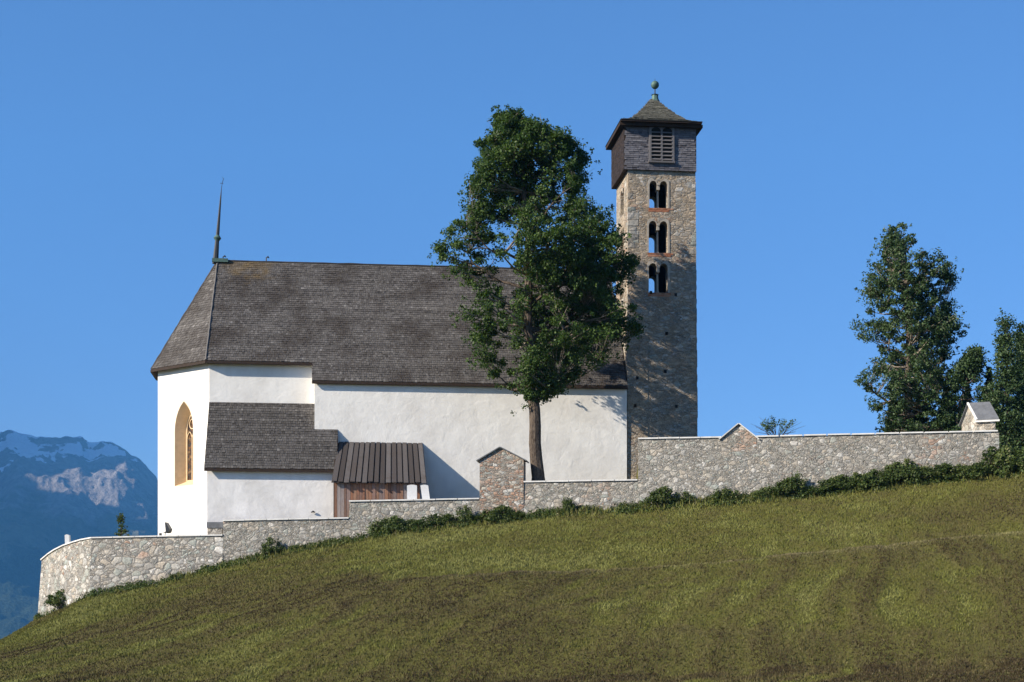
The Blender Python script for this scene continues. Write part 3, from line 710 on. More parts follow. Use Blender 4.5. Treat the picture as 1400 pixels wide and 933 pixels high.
mb = MB(); mb.tube([tx + Vector((0, 0, .3)), tx + Vector((0, 0, .85)), tx + Vector((0, 0, 1.42))], [.04, .035, .012], 6); mb.build('rod', m_iron, cap)
mb = MB(); mb.ball(tx + Vector((0, 0, 1.0)), .27); mb.build('ball', m_copper, cap, smooth=True)

# ------------------------------------------------------------------ wooden lean-to
d_ = 3.3; ln0, ln1 = Aof(463, 0), Aof(578, 0); lzt = Zof(520, 605, 0); lzb = Zof(520, 659, -d_); e0, e1 = Aof(453, -d_), Aof(583.5, -d_)
shed = empty('lean_to_shed', Cw((e0 + e1) / 2, -1.6, zg + 1), 'small wooden lean-to shed of reddish old boards against the nave wall', 'shed')
mb = MB(); nbd = 16
nv = Vector((0, -.6, .8))
for i in range(nbd):
    x0, x1 = i / nbd, (i + 1) / nbd; up0, up1 = ln0 + (ln1 - ln0) * x0, ln0 + (ln1 - ln0) * x1; dn0, dn1 = e0 + (e1 - e0) * x0, e0 + (e1 - e0) * x1
    dz = random.uniform(-.015, .015); j = random.uniform(-.06, .08); r = (random.random(), .5); lb = -d_ - j; lz = lzb - j * (lzt - lzb) / d_
    g = .035 + random.uniform(-.008, .012)
    mb.hexa([Cw(dn0 + g, lb, lz - .04 + dz), Cw(dn1 - g, lb, lz - .04 + dz), Cw(up1 - g, -.01, lzt - .04 + dz), Cw(up0 + g, -.01, lzt - .04 + dz),
             Cw(dn0 + g, lb, lz + dz), Cw(dn1 - g, lb, lz + dz), Cw(up1 - g, -.01, lzt + dz), Cw(up0 + g, -.01, lzt + dz)], r)
mb.hexa([Cw(e0, -d_ + .1, lzb - .08), Cw(e1, -d_ + .1, lzb - .08), Cw(ln1, -.01, lzt - .1), Cw(ln0, -.01, lzt - .1), Cw(e0, -d_ + .1, lzb - .045), Cw(e1, -d_ + .1, lzb - .045), Cw(ln1, -.01, lzt - .055), Cw(ln0, -.01, lzt - .055)], (.05, .5))
mb.build('shed_roof', m_roofboard, shed)
mb = MB(); f0, f1 = Aof(457, -d_ + .35), Aof(574, -d_ + .35); x = f0; fb = -d_ + .35
while x < f1:
    wd = random.uniform(.13, .27); r = (random.random(), random.random()); o = random.uniform(0, .03)
    mb.box(Cw, x, min(x + wd - .015, f1), fb - .03 - o, fb - o, zg + .5, lzb + .14, r); x += wd
sw = mb.build('front_boards', m_board, shed)
mb = MB(); mb.box(Cw, f0 + .02, f1 - .02, fb + .004, fb + .05, zg + .5, lzb + .12)
mb.prism([Cw(f1, fb + .004, zg + .5), Cw(f1, -.01, zg + .5), Cw(f1, -.01, lzt - .12), Cw(f1, fb + .004, lzb + .12)], Vector((-.05, 0, 0))); mb.prism([Cw(f0, fb + .004, zg + .5), Cw(f0, -.01, zg + .5), Cw(f0, -.01, lzt - .12), Cw(f0, fb + .004, lzb + .12)], Vector((.05, 0, 0)))
mb.build('side_wall', m_beam, shed)
mb = MB()
for i in range(9): q = f0 + (f1 - f0) * (i + .3) / 9; mb.hexa([Cw(q, -d_ - .02, lzb - .17), Cw(q + .1, -d_ - .02, lzb - .17), Cw(q + .1, -.01, lzt - .25), Cw(q, -.01, lzt - .25), Cw(q, -d_ - .02, lzb - .085), Cw(q + .1, -d_ - .02, lzb - .085), Cw(q + .1, -.01, lzt - .105), Cw(q, -.01, lzt - .105)])
mb.build('rafters', m_beam, shed)

# ------------------------------------------------------------------ churchyard wall
cw = empty('churchyard_wall', W(600, 700, 95.3), 'long stepped rubble stone churchyard wall with pale coping slabs above the meadow', 'wall')
def perp(A, B):
    d = (B - A); n = Vector((-d.y, d.x, 0)).normalized()
    return n if n.y > 0 else -n                      # into the hill
def section(pts, mat, thick=1.0, batter=0.03, drop=1.3, name='wall_section', cop=True, copn=24, endfix=None):
    """pts: list of (px, pytop, Y); builds walling down below the ground and a coping on it"""
    P = [W(*p) for p in pts]; mb = MB(); N = []
    for i in range(len(P)):
        a = P[max(i - 1, 0)]; b = P[min(i + 1, len(P) - 1)]; N.append(perp(a, b))
    if endfix: N[0] = endfix
    tops = []
    for i in range(len(P) - 1):
        m = max(1, int((P[i + 1] - P[i]).length / 1.0))
        for q in range(m):
            t0, t1 = q / m, (q + 1) / m; A, B = P[i].lerp(P[i + 1], t0), P[i].lerp(P[i + 1], t1); na, nb_ = N[i].lerp(N[i + 1], t0), N[i].lerp(N[i + 1], t1)
            ga = float(ground(A.x, A.y - .4)) - drop; gb = float(ground(B.x, B.y - .4)) - drop
            ha, hb = A.z - ga, B.z - gb
            z_ = Vector((0, 0, 1))
            mb.hexa([A - z_ * ha - na * ha * batter, B - z_ * hb - nb_ * hb * batter, B - z_ * hb + nb_ * thick, A - z_ * ha + na * thick, A, B, B + nb_ * thick, A + na * thick])
    o = mb.build(name, mat, cw)
    if cop:
        mb = MB()
        for i in range(len(P) - 1):
            L = (P[i + 1] - P[i]).length; m = max(1, round(L / 1.35))
            for q in range(m):
                t0, t1 = q / m, (q + 1) / m - .006; A, B = P[i].lerp(P[i + 1], t0), P[i].lerp(P[i + 1], t1); na, nb_ = N[i].lerp(N[i + 1], t0), N[i].lerp(N[i + 1], t1)
                j = Vector((0, 0, random.uniform(0, .012))); u0, u1 = Vector((0, 0, .004)) + j, Vector((0, 0, .085)) + j
                mb.hexa([A - na * .09 + u0, B - nb_ * .09 + u0, B + nb_ * (thick + .05) + u0, A + na * (thick + .05) + u0, A - na * .09 + u1, B - nb_ * .09 + u1, B + nb_ * (thick + .05) + u1 + Vector((0, 0, .04)), A + na * (thick + .05) + u1 + Vector((0, 0, .04))])
        mb.build('coping', m_coping, cw)
    return o
section([(60, 763.5, 125), (57, 766.5, 104)], m_wallbig, .9, .06, 3, endfix=Vector((1, 0, 0)))
section([(57, 766.5, 104), (66, 759, 103), (75, 753, 102), (87, 747, 100.7), (100, 742.5, 99.5), (112, 739, 98.6), (125, 736.5, 97.8), (215, 734.5, 97.2), (305, 733, 96.6)], m_wallbig, 1.0, .075, 2.2)
section([(305, 713, 96.6), (395, 711, 96.2), (477.5, 709.5, 95.9)], m_wallstone)
section([(477.5, 686.5, 95.9), (656, 683, 95.2)], m_wallstone)
section([(716, 660, 94.85), (872.5, 657.5, 93.8)], m_wallstone)
section([(872.5, 601, 93.8), (987, 599, 92.9)], m_wallstone); section([(987, 599, 92.9), (1034, 598, 92.55)], m_wallstone, cop=False); section([(1034, 598, 92.55), (1366, 590.5, 90)], m_wallstone)
def gable(pxl, pxr, pye, pxa, pya, Yl, Yr, pybot, thick, proud, mat, label):
    A, B = W(pxl, pybot, Yl), W(pxr, pybot, Yr); n = perp(A, B); A -= n * proud; B -= n * proud
    eA, eB, ap_ = W(pxl, pye, Yl) - n * proud, W(pxr, pye, Yr) - n * proud, W(pxa, pya, (Yl + Yr) / 2) - n * proud
    mb = MB(); mb.prism([A, B, eB, ap_, eA], n * (thick + proud)); p = mb.build('gabled_pier', mat, cw); p['label'] = label
    mb = MB()
    for e in (eA, eB):
        d = (e - ap_).normalized(); up = Vector((-d.z * (1 if d.x > 0 else -1), 0, abs(d.x))).normalized(); s = e + d * .2
        b0, b1 = ap_ + up * .006, s + up * .006
        mb.hexa([b0 - n * .12, b1 - n * .12, b1 + n * (thick + .12), b0 + n * (thick + .12), b0 - n * .12 + up * .06, b1 - n * .12 + up * .06, b1 + n * (thick + .12) + up * .06, b0 + n * (thick + .12) + up * .06])
    mb.build('coping', m_slate if pxl < 800 else m_coping, p)
gable(656, 716, 629, 684, 612.5, 95.15, 94.85, 735, 1.15, .07, m_pier, 'gabled red and grey rubble pier standing above the coping')
gable(987, 1034, 599, 1010, 580, 92.9, 92.55, 640, .9, .025, m_pier, 'small low gable rising from the wall top')
# ------------------------------------------------------------------ small things in the churchyard
hut = empty('stone_shelter', W(1340, 590, 92.5), 'tiny gabled stone shelter with slate roof behind the right end of the wall', 'shelter')
Yh = 92.0; q0, q1 = W(1336, 600, Yh), W(1361, 600, Yh - .4); hd_ = Vector((-.22, 2.4, 0)); zt_ = W(1340, 574, Yh).z; zp = W(1327, 553, Yh + 1).z; zb_ = W(1340, 596, Yh).z - 1
a_ = Vector((q0.x, q0.y, 0)); b_ = Vector((q1.x, q1.y, 0)); c_ = b_ + hd_; d__ = a_ + hd_; Z = lambda p, z: Vector((p.x, p.y, z))
mb = MB(); mL = (a_ + d__) / 2; mR = (b_ + c_) / 2
mb.prism([Z(a_, zb_), Z(a_, zt_), Z(mL, zp), Z(d__, zt_), Z(d__, zb_)], Vector((.18, -.02, 0))); mb.prism([Z(b_, zb_), Z(b_, zt_), Z(mR, zp), Z(c_, zt_), Z(c_, zb_)], Vector((-.18, .02, 0)))
mb.face([Z(a_, zb_), Z(b_, zb_), Z(b_, zt_), Z(a_, zt_)]); mb.face([Z(d__, zb_), Z(c_, zb_), Z(c_, zt_), Z(d__, zt_)]); mb.build('shelter_wall', stone('shelter_stone', 2.0, mortar=(.4, .36, .3), warm=.6, red=.0, edge=.03), hut)
mb = MB(); ov = (b_ - a_).normalized() * .13; fo = -hd_.normalized() * .16
mb.prism([Z(a_ - ov + fo, zt_ - .06), Z(b_ + ov + fo, zt_ - .06), Z(mR + ov, zp + .05), Z(mL - ov, zp + .05)], Vector((0, 0, .07)), (.5, .5)); mb.prism([Z(d__ - ov - fo, zt_ - .06), Z(c_ + ov - fo, zt_ - .06), Z(mR + ov, zp + .05), Z(mL - ov, zp + .05)], Vector((0, 0, .07)), (.5, .5)); hr = mb.build('shelter_roof', m_slate, hut)
mb = MB(); mb.prism([Z(a_ - ov + fo * 1.2, zt_ - .17), Z(b_ + ov * 1.2 + fo * 1.2, zt_ - .17), Z(b_ + ov * 1.2 - fo * .2, zt_ - .17), Z(a_ - ov - fo * .2, zt_ - .17)], Vector((0, 0, .1))); mb.prism([Z(a_ - ov * 1.1 + fo, zt_ - .06), Z(a_ - ov * .3 + fo, zt_ - .06), Z(mL - ov * .3, zp + .06), Z(mL - ov * 1.1, zp + .06)], Vector((0, 0, .09)))
mb.build('verge', m_coping, hut)
# stone block with slate top beside the sacristy
sbk = empty('stone_block', W(294, 735, 97.9), 'low stone block with a grey slate top at the corner of the white annexe', 'stone block')
def bx(px0, px1, py0, py1, Y, dep, mat, name, parent, sk=0):
    mb = MB(); A, B, C_, D_ = W(px0, py1, Y), W(px1, py1, Y), W(px1 + sk, py0, Y), W(px0 + sk, py0, Y); mb.prism([A, B, C_, D_], Vector((0, dep, 0))); return mb.build(name, mat, parent)
bx(284, 304, 722, 741, 97.35, .55, m_wallbig, 'block_body', sbk); bx(282.5, 305, 714, 721.8, 97.3, .65, m_slate, 'slate_top', sbk)
# white gravestones
def grave(px0, px1, py0, py1, Y, tilt, label, dep=.12):
    mb = MB(); A, B, C_, D_ = W(px0, py1, Y), W(px1, py1, Y), W(px1 - tilt, py0, Y), W(px0 - tilt, py0, Y)
    A.z -= .35; B.z -= .35
    top = [C_.lerp(D_, t) + Vector((0, 0, .05 * math.sin(math.pi * t))) for t in np.linspace(0, 1, 7)]
    mb.prism([A, B] + top, Vector((0, dep, 0))); o = mb.build('gravestone', m_white); off = (A + B) / 2
    for v in o.data.vertices: v.co -= off
    o.location = off; return tag(o, label, 'gravestone', 'white gravestones above the churchyard wall')
grave(556.5, 570, 664, 681, 95.95 + .35, 0, 'upright white gravestone in front of the last boards of the wooden shed')
grave(578, 588.5, 664, 680, 95.95 + .35, 3.2, 'slightly tilted white gravestone at the corner of the wooden shed', .2)
grave(89.5, 95.5, 732, 748, 101.8, 1.2, 'narrow pale gravestone alone above the receding left end of the wall', .35)
# floodlight
fl = empty('floodlight', W(225, 733, 98.2), 'small dark floodlight tilted up at the white apse wall', 'floodlight')
mb = MB(); A = W(225, 733, 98.2); mb.tube([A - Vector((0, 0, .3)), W(226, 727, 98.2)], [.035, .035], 6); mb.tube([W(223, 729, 98.2), W(228.5, 727, 98.2)], [.025, .025], 5); mb.build('bracket', m_iron, fl)
mb = MB(); mb.prism([W(225.2, 714, 98.2), W(226.6, 715, 98.2), W(231.5, 723.5, 98.2), W(230, 728, 98.2), W(226.5, 729, 98.2)], Vector((.1, .45, 0))); mb.build('lamp_housing', m_iron, fl)
bxs = bx(217.5, 220.5, 729, 735, 98.2, .2, m_iron, 'junction_box', None); tag(bxs, 'tiny dark box on the ground left of the floodlight', 'box')

# ------------------------------------------------------------------ vegetation
def leaves(centers, radii, per, size, flat=.8, outb=None):
    n = len(centers) * per; C = np.repeat(centers, per, 0); Rr = np.repeat(radii, per)[:, None]
    d = RNG.normal(size=(n, 3)); d /= np.linalg.norm(d, axis=1)[:, None]; rad = RNG.random((n, 1)) ** 0.45
    p = C + d * rad * Rr * np.array([1, 1, flat])
    nr = RNG.normal(size=(n, 3)) + d * .7 + np.array([0, 0, .5]); nr /= np.linalg.norm(nr, axis=1)[:, None]
    t = np.cross(nr, RNG.normal(size=(n, 3))); t /= np.linalg.norm(t, axis=1)[:, None]; b = np.cross(nr, t)
    s = (size * (0.6 + .8 * RNG.random((n, 1)))); sw = s * (.55 + .3 * RNG.random((n, 1)))
    V = np.stack([p - t * s * .5, p + b * sw * .5 + t * s * .05, p + t * s * .55, p - b * sw * .5 + t * s * .05], 1).reshape(-1, 3)
    Fc = np.arange(n * 4).reshape(n, 4)
    cr = np.repeat(RNG.random(len(centers)) * .45, per); r = np.stack([np.clip(RNG.random(n) * .6 + cr, 0, 1), RNG.random(n)], 1)
    return V, Fc, r
def tree(name, label, cat, Y, env, trunk, r0, nclump, per, leafsize, mat, bark, crad=.75, limbs=16, group=None, gap=.4, seed=1, pale=None, depthf=.85, limbr=.25):
    """env: (py, pxl, pxr); trunk: (px, py) from the base up"""
    rg = np.random.default_rng(seed); E_ = sorted([(EYE + (HZ - py) / F * Y, (l - 700) / F * Y, (r - 700) / F * Y) for py, l, r in env])
    ez = np.array([e[0] for e in E_]); el = np.array([e[1] for e in E_]); er = np.array([e[2] for e in E_])
    tp_ = [W(px, py, Y) for px, py in trunk]; base = tp_[0].copy(); root = empty(name, base, label, cat, group)
    tzv = np.array([p.z for p in tp_]); txv = np.array([p.x for p in tp_])
    ztop = tp_[-1].z; wd = MB(); n = 22; pts = []; rad = []
    for i in range(n + 1):
        z = base.z + (ztop - base.z) * i / n; t = i / n
        pts.append(Vector((np.interp(z, tzv, txv) + (.05 * math.sin(i * 1.7) if i else 0), Y + .06 * math.sin(i * 1.1), z))); rad.append(r0 * ((1 - t) ** .8 * .93 + .05) * (1.25 if i == 0 else 1))
    wd.tube(pts, rad, 10); nodes = [(p, r) for p, r in zip(pts, rad) if p.z > ez[0]]
    # clump centres inside the outline
    zc = []; tries = 0; wts = (er - el)
    while len(zc) < nclump and tries < nclump * 60:
        tries += 1; z = rg.uniform(ez[0], ez[-1]); l, r = np.interp(z, ez, el), np.interp(z, ez, er)
        if rg.random() > ((r - l) / wts.max()) ** 1.0: continue
        th = rg.uniform(0, 2 * math.pi); rr = rg.random() ** .42; hw = (r - l) / 2 - crad * .55
        if hw < .1: hw = .1
        x = (l + r) / 2 + math.cos(th) * rr * hw; y = Y + math.sin(th) * rr * max(hw * depthf, .2)
        nz = float(fbm(np.array([x * .38 + 50]), np.array([z * .38 + y * .31]), seed * 13, 3)[0])
        if nz < gap and rg.random() < .93: continue
        zc.append((x, y, z))
    C = np.array(zc)
    # main limbs
    limbn = []
    for i in range(limbs):
        f_ = (i + .5) / limbs; k_ = rg.integers(len(C)); tgt = C[k_]
        for _ in range(30):
            k_ = rg.integers(len(C)); tgt = C[k_]
            if abs((tgt[2] - ez[0]) / (ez[-1] - ez[0]) - f_) < .14 and abs(tgt[0] - np.interp(tgt[2], tzv, txv)) > .25 * (np.interp(tgt[2], ez, er) - np.interp(tgt[2], ez, el)) * .8: break
        dxy = math.hypot(tgt[0] - np.interp(tgt[2], tzv, txv), tgt[1] - Y); zs = max(ez[0] + .3, tgt[2] - dxy * rg.uniform(.5, .95))
        zs = min(zs, ztop - .5)
        A = Vector((np.interp(zs, tzv, txv), Y, zs)); B = Vector(tgt); t_ = (zs - base.z) / (ztop - base.z); ra = r0 * (1 - t_) ** .8 * .93 * limbr * 1.3 + .02
        pp = []; rr_ = []
        for q in range(9):
            t = q / 8; p = A.lerp(B, t); p.z += -math.sin(t * math.pi) * dxy * .10; p += Vector(rg.normal(size=3)) * .09 * (0 < q < 8); pp.append(p); rr_.append(ra * (1 - t) ** .9 + .018)
        wd.tube(pp, rr_, 6, cap=False); limbn += list(zip(pp[2:], rr_[2:]))
    nodes = nodes[2:] + limbn; NP = np.array([p[:] for p, r in nodes])
    tw_mb = MB()
    for c in C:
        dd = np.linalg.norm(NP - c, axis=1) + np.maximum(0, NP[:, 2] - c[2] + .2) * 2; j = int(dd.argmin()); p, r = nodes[j]; c3 = Vector(c); L = (c3 - p).length
        if L < .15: continue
        mid = p.lerp(c3, .5) + Vector((rg.normal() * .1, rg.normal() * .1, -.06 * L)) ; rs = min(r * .7, .02 + .016 * L)
        (tw_mb if pale else wd).tube([p, mid, c3, c3 + (c3 - mid) * .35], [rs, rs * .7, rs * .4, .008], 4, cap=False)
        if rg.random() < .6:
            q = c3 + Vector(rg.normal(size=3)) * crad * .6; (tw_mb if pale else wd).tube([mid, q], [rs * .5, .008], 3, cap=False)
    tk = wd.build('trunk', bark, root, fix=False)
    if pale: tw_mb.build('branches', pale, root, fix=False)
    global RNG; old = RNG; RNG = rg
    pass
    radii = crad * (0.5 + .95 * rg.random(len(C)) ** 1.5); V, Fc, r = leaves(C, radii, per, leafsize, .72)
    # wisps at the outside
    out = C[rg.integers(len(C), size=nclump * 2)] + rg.normal(size=(nclump * 2, 3)) * crad * .8; out = out[(out[:, 0] > np.interp(out[:, 2], ez, el) - .25) & (out[:, 0] < np.interp(out[:, 2], ez, er) + .25) & (out[:, 2] < ez[-1] + .1)]; V2, F2, r2 = leaves(out, np.full(len(out), crad * .3), max(6, per // 10), leafsize, 1.2)
    V = np.concatenate([V, V2]); Fc = np.concatenate([Fc, F2 + len(V) - len(V2)]); r = np.concatenate([r, r2]); RNG = old
    npmesh('crown', V, Fc, r, mat, root)
    return root
env1 = [(py, cx - (cx - l) * 1.06, cx + (r - cx) * 1.06) for py, l, r, cx in ((a, b, c, (b + c) / 2) for a, b, c in [(150, 682, 698), (165, 668, 735), (185, 655, 772), (205, 645, 800), (225, 646, 812), (250, 640, 822), (272, 636, 826), (295, 640, 838), (312, 618, 842), (330, 601, 862), (345, 598, 884), (362, 601, 884), (380, 612, 866), (400, 618, 846), (425, 626, 868), (450, 634, 876), (470, 640, 870), (490, 648, 836), (508, 655, 806), (522, 672, 792), (536, 694, 770), (546, 706, 756)])]
tree('broadleaf_tree', 'large tall broadleaf tree with a bare trunk in front of the nave and tower', 'tree', 95.95, env1,
     [(736, 675), (733, 620), (730, 560), (726, 500), (722, 430), (722, 340), (716, 250), (706, 170)], .44, 980, 150, .14, m_leaf, m_bark, .6, 24, seed=14, gap=.40, pale=m_pale, depthf=.66)
env2 = [(306, 1225, 1245), (320, 1206, 1268), (340, 1196, 1290), (360, 1185, 1315), (385, 1175, 1314), (405, 1177, 1296), (425, 1166, 1304), (445, 1163, 1322), (465, 1174, 1318), (485, 1164, 1308), (505, 1160, 1300), (530, 1158, 1322), (548, 1172, 1330), (570, 1200, 1330), (592, 1205, 1325)]
tree('broadleaf_tree', 'medium open-crowned tree standing behind the wall left of the small stone shelter', 'tree', 101, env2,
     [(1236, 606), (1241, 560), (1243, 480), (1240, 400), (1236, 320)], .3, 620, 105, .135, m_leaf2, m_bark, .5, 16, seed=12, gap=.37, pale=m_pale, group='trees behind the right part of the wall')
env3 = [(424, 1372, 1376), (450, 1366, 1383), (480, 1359, 1390), (510, 1352, 1397), (540, 1346, 1408), (570, 1345, 1412), (600, 1352, 1415), (620, 1360, 1410)]
tree('slender_tree', 'slender dark tree with a pointed top just right of the small stone shelter', 'tree', 98, env3,
     [(1380, 640), (1378, 560), (1376, 500), (1374, 440)], .2, 220, 90, .13, m_leaf2, m_bark, .55, 10, seed=5, gap=.4, group='trees behind the right part of the wall')
env4 = [(436, 1391, 1396), (465, 1387, 1402), (500, 1385, 1414), (550, 1385, 1440), (600, 1385, 1445), (630, 1390, 1440)]
tree('slender_tree', 'slender dark tree cut by the right edge of the picture', 'tree', 101, env4,
     [(1412, 650), (1408, 560), (1400, 500), (1394, 450)], .2, 220, 90, .13, m_leaf2, m_bark, .6, 10, seed=6, gap=.38, group='trees behind the right part of the wall')
env5 = [(478, 1325, 1342), (495, 1312, 1346), (515, 1298, 1346), (535, 1290, 1346), (560, 1286, 1346), (595, 1288, 1346)]
tree('young_tree', 'small thin young tree between the medium tree and the slender trees, over the shelter', 'tree', 99, env5,
     [(1306, 610), (1310, 570), (1320, 520), (1333, 485)], .1, 150, 85, .13, m_leaf2, m_bark, .5, 7, seed=8, gap=.42, group='trees behind the right part of the wall')
def conifer(px, pyb_, pyt, Y, hwpx, label, seed, mat=m_needle, n=26, group=None, lsz=.22, per=46):
    global RNG; rg = np.random.default_rng(seed); A = W(px, pyb_, Y); B = W(px, pyt, Y); h = B.z - A.z; hw = hwpx / F * Y
    root = empty('conifer', A, label, 'tree', group); wd = MB(); wd.tube([A, A.lerp(B, .5), B], [h * .02 + .02, h * .012 + .012, .01], 7)
    C = []; Rr = []
    for i in range(n):
        t = (i + .3) / n; rr = hw * (1 - t) ** .85 * rg.uniform(.75, 1.1); m = max(3, int(9 * (1 - t) + 3)); z = A.z + h * (.06 + .93 * t)
        for j in range(m):
            th = rg.uniform(0, 6.28); L = rr * rg.uniform(.7, 1.05); e = Vector((A.x + math.cos(th) * L, A.y + math.sin(th) * L, z - L * .18))
            wd.tube([Vector((A.x, A.y, z)), e], [.02 * (1 - t) + .006, .005], 3, cap=False)
            for s in (.35, .65, .95): C.append(Vector((A.x, A.y, z)).lerp(e, s)[:]); Rr.append(max(.06, rr * .3 * (1.15 - s * .6)))
    wd.build('trunk', m_bark, root, fix=False); old = RNG; RNG = rg; V, Fc, r = leaves(np.array(C), np.array(Rr), max(3, per // 6), lsz, .45); RNG = old; npmesh('crown', V, Fc, r, mat, root)
for (px, pt, Y, hw, lb) in ((1222, 535, 106, 20, 'low dark conifer under the left side of the medium open-crowned tree'), (1256, 548, 108, 24, 'low dark conifer directly behind the trunk of the medium open-crowned tree'), (1292, 528, 110, 26, 'dark conifer behind the right side of the medium open-crowned tree'), (1322, 520, 112, 22, 'dark conifer rising behind the roof of the small stone shelter'), (1352, 500, 114, 26, 'dark conifer between the small stone shelter and the slender trees'), (1398, 520, 116, 30, 'dark conifer at the right edge behind the slender trees')):
    conifer(px, 625, pt, Y, hw, lb, px, per=90, n=24, lsz=.3, group='dark conifers behind the right part of the wall')
tree('sapling', 'tiny sparse green sapling above the wall left of the church', 'tree', 99.2, [(701, 163, 167), (710, 160, 172), (718, 159, 171), (726, 158, 176), (733, 157, 180)],
     [(167, 740), (166, 725), (165, 702)], .03, 26, 26, .1, m_shrub, m_bark, .17, 5, seed=21, gap=.3)
# shrub beyond the wall with bare twigs
g = empty('bush', W(1062, 600, 94.5), 'half bare blue-green bush showing over the wall top right of the low gable', 'bush')
mb = MB(); C = []
for i in range(26):
    A = W(1062 + random.uniform(-4, 4), 604, 94.5); e = W(1062 + random.uniform(-36, 40), random.uniform(570, 592), 94.5 + random.uniform(-.8, .8)); m = A.lerp(e, .5) + Vector((0, 0, .18)); mb.tube([A, m, e], [.02, .013, .005], 4, cap=False)
    if abs(e.x - A.x) < 1.0: C.append(e[:]); C.append(m.lerp(e, .5)[:])
mb.build('stems', m_bark, g, fix=False); V, Fc, r = leaves(np.array(C), np.full(len(C), .22), 26, .1); npmesh('foliage', V, Fc, r, m_leaf2, g)
# shrubs at the foot of the wall: four kinds, copied
def make_shrub(seed, rad, hgt, per=60, nc=34):
    global RNG; rg = np.random.default_rng(seed); old = RNG; RNG = rg
    root = bpy.data.objects.new('shrub', None); COL.objects.link(root); C = []; mb = MB()
    for i in range(nc):
        th = rg.uniform(0, 6.28); rr = rad * rg.random() ** .6; z = hgt * rg.uniform(.08, 1) * (1 - .55 * (rr / rad) ** 2); c = Vector((math.cos(th) * rr, math.sin(th) * rr * .7, z)); C.append(c[:])
        mb.tube([Vector((c.x * .15, c.y * .15, -.2)), c * .6, c * 1.12], [.016, .01, .004], 4, cap=False)
    V, Fc, r = leaves(np.array(C), np.full(nc, .27) * (.6 + .8 * rg.random(nc)), per, .11); npmesh('foliage', V, Fc, r, m_shrub, root); mb.build('stems', m_bark, root, fix=False); RNG = old
    return root
def put(proto, loc, sc, rz, label, group, first):
    r = proto if first else proto.copy()
    if not first:
        COL.objects.link(r)
        for ch in proto.children: c = ch.copy(); COL.objects.link(c); c.parent = r
    r.location = loc; r.scale = sc; r.rotation_euler = (0, 0, rz); tag(r, label, 'shrub', group)
P_ = [make_shrub(s, *q) for s, q in ((1, (1.0, 1.2)), (2, (.9, 1.5)), (3, (1.1, .95)), (4, (.8, 1.1)))]; used = set()
GR = 'shrubs growing along the foot of the churchyard wall'
spots = [(86, 1.15, 1.05, 'leafy shrub against the receding left end of the wall, leftmost at its foot'), (370, .8, .95, 'dark shrub standing alone below the wall in front of the white annexe'), (405, .55, .55, 'small shrub just right of the lone dark shrub below the annexe'),
         (776, .65, .85, 'round green shrub below the wall right of the tree trunk'), (905, 1.1, 1.0, 'dense dark shrub below the wall under the tower'), (936, .8, .6, 'lower shrub joined to the right of the dense one under the tower'), (992, .95, .95, 'loose shrub climbing the wall below the low gable')]
def base_at(px, off=.45):
    Y = float(Yw(px)) - off; x = (px - 700) / F * Y; return Vector((x, Y, float(ground(x, Y)) - .05))
k = 0
for px, s, h, lb in spots:
    i = k % 4; put(P_[i], base_at(px, .5), (s, s, h), random.uniform(0, 6), lb, GR, i not in used); used.add(i); k += 1
for px in range(520, 715, 19):
    i = k % 4; sc = random.uniform(.65, 1.0); put(P_[i], base_at(px + random.uniform(-4, 4), .5), (sc * 1.2, sc, sc * random.uniform(.5, 1.2)), random.uniform(0, 6), 'low weedy shrub in the row below the shed and the gabled pier', 'low shrubs below the shed and gabled pier', i not in used); used.add(i); k += 1
for n_, px in enumerate(range(1040, 1440, 18)):
    i = k % 4; t = (px - 1040) / 400; sc = random.uniform(.8, 1.05) + .35 * t; put(P_[i], base_at(px + random.uniform(-4, 4), .55 + .2 * random.random()), (sc * random.uniform(.8, 1.2), sc, sc * random.uniform(.55, 1.15)), random.uniform(0, 6), 'shrub in the dense continuous row under the right part of the wall', 'shrubs of the dense row right of the low gable', False); k += 1
# weeds at the wall foot (stuff)
C = []
for _ in range(3800):
    px = random.uniform(48, 1420); d = random.random() ** 1.6 * 1.3 + .05; q = base_at(px, d + .1)
    if math.sin(px * .045) + math.sin(px * .11 + 1) + random.gauss(0, .7) < -.45: continue
    C.append((q.x, q.y, q.z + .1 + random.random() * .22 * (1.4 - d)))
C = np.array(C); V, Fc, r = leaves(C, np.full(len(C), .2), 16, .1, .9)
tag(npmesh('weeds', V, Fc, r, m_shrub), 'low green weeds along the foot of the wall', 'weeds', kind='stuff')
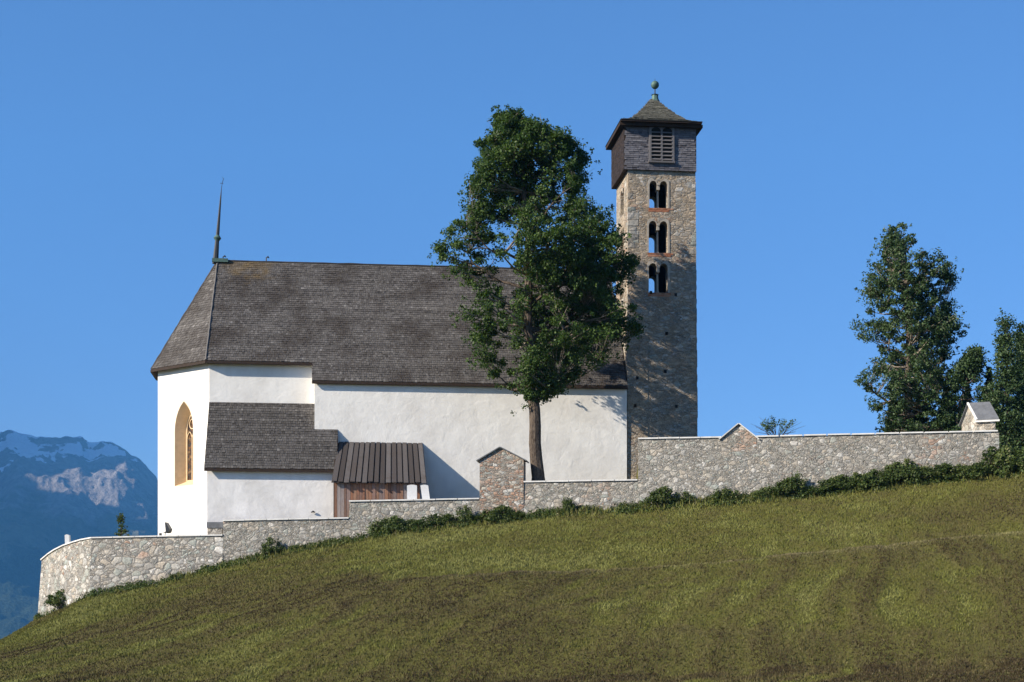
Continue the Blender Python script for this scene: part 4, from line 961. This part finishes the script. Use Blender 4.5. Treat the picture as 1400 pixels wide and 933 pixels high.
# grass blades (stuff)
def grassblades(n):
    Y = 41 + (106 - 41) * RNG.random(n) ** .85; px = RNG.uniform(-260, 1680, n); x = (px - 700) / F * Y
    ok = Y < Yw(px) - .05; x = x[ok]; Y = Y[ok]; px = px[ok]; m = len(x); z = ground(x, Y); th = RNG.uniform(0, 2 * np.pi, m)
    cl = fbm(x * .8, Y * .8, 33, 4); rp = ripple(x, Y); bank = np.clip((Y - 79) / 4, 0, 1)
    h = .035 + .06 * RNG.random(m) + .06 * np.clip(cl - .5, 0, 1) * 2 + bank * .03; wd = .014 + .014 * RNG.random(m)
    lx, ly = RNG.normal(0, .05, m), RNG.normal(0, .05, m); a = np.stack([x - np.cos(th) * wd, Y - np.sin(th) * wd, z - .01], 1); b = np.stack([x + np.cos(th) * wd, Y + np.sin(th) * wd, z - .01], 1); c = np.stack([x + lx, Y + ly, z + h], 1)
    V = np.stack([a, b, c], 1).reshape(-1, 3); Fc = np.arange(m * 3).reshape(m, 3)
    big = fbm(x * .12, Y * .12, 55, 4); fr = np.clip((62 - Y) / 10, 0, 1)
    path = np.exp(-((Y - 76.1 + (fbm(x * .5, Y * 0, 71, 3) - .5) * 2) / 1.0) ** 2) * (.25 + .9 * fbm(x * .4, Y * .4, 72, 3)) * np.clip((px - 480) / 300, 0, 1); below = np.exp(-((Y - 73.2) / 2.2) ** 2) * np.clip((px - 480) / 300, 0, 1)  # dark band under the crease is shade put into the blade colour
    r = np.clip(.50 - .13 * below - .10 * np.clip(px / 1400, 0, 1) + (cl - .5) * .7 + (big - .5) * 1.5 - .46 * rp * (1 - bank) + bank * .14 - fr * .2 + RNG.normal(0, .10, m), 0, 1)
    return V, Fc, np.stack([r, np.clip(path + RNG.normal(0, .1, m) + (RNG.random(m) < .03) * .6, 0, 1)], 1)
M = Mat('grass_blade', 0.8, 0.15); r1, r2 = M.rnd()
gc = M.ramp(r1, [(0.02, (0.042, 0.03, 0.014)), (0.28, (0.076, 0.06, 0.025)), (0.48, (0.096, 0.084, 0.028)), (0.65, (0.102, 0.1, 0.024)), (0.85, (0.115, 0.125, 0.022)), (1, (0.17, 0.175, 0.05))]); M.color(M.mix(M.math('MULTIPLY', r2, .75), gc, (0.22, 0.19, 0.10)))
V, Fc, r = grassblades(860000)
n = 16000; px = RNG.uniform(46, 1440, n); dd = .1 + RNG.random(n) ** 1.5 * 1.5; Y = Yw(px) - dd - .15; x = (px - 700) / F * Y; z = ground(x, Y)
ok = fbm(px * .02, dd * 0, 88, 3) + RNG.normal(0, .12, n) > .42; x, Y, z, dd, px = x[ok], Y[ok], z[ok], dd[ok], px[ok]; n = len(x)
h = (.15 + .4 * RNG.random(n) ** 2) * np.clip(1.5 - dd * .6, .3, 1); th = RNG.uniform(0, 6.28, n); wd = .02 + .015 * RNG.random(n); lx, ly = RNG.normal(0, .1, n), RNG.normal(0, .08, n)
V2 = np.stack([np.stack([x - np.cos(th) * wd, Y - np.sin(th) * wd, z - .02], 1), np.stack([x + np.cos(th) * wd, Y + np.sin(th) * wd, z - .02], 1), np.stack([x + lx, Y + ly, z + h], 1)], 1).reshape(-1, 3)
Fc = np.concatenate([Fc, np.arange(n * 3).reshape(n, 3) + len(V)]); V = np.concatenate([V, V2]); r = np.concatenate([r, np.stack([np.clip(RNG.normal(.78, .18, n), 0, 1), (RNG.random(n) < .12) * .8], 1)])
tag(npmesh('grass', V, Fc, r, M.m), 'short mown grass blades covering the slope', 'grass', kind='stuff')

# ------------------------------------------------------------------ haze
mb = MB(); mb.box(lambda a, b, c: Vector((a, b, c)), -21000, 13000, -5000, 9900, -700, 3050)
hz = bpy.data.materials.new('mountain_haze'); hz.use_nodes = True; t = hz.node_tree; t.nodes.clear()
ov_ = t.nodes.new('ShaderNodeOutputMaterial'); pv = t.nodes.new('ShaderNodeVolumePrincipled'); t.links.new(pv.outputs[0], ov_.inputs['Volume'])
pv.inputs['Color'].default_value = (0.12, 0.45, 1.0, 1); pv.inputs['Density'].default_value = 0.000058
tag(mb.build('haze', hz), kind='stuff')
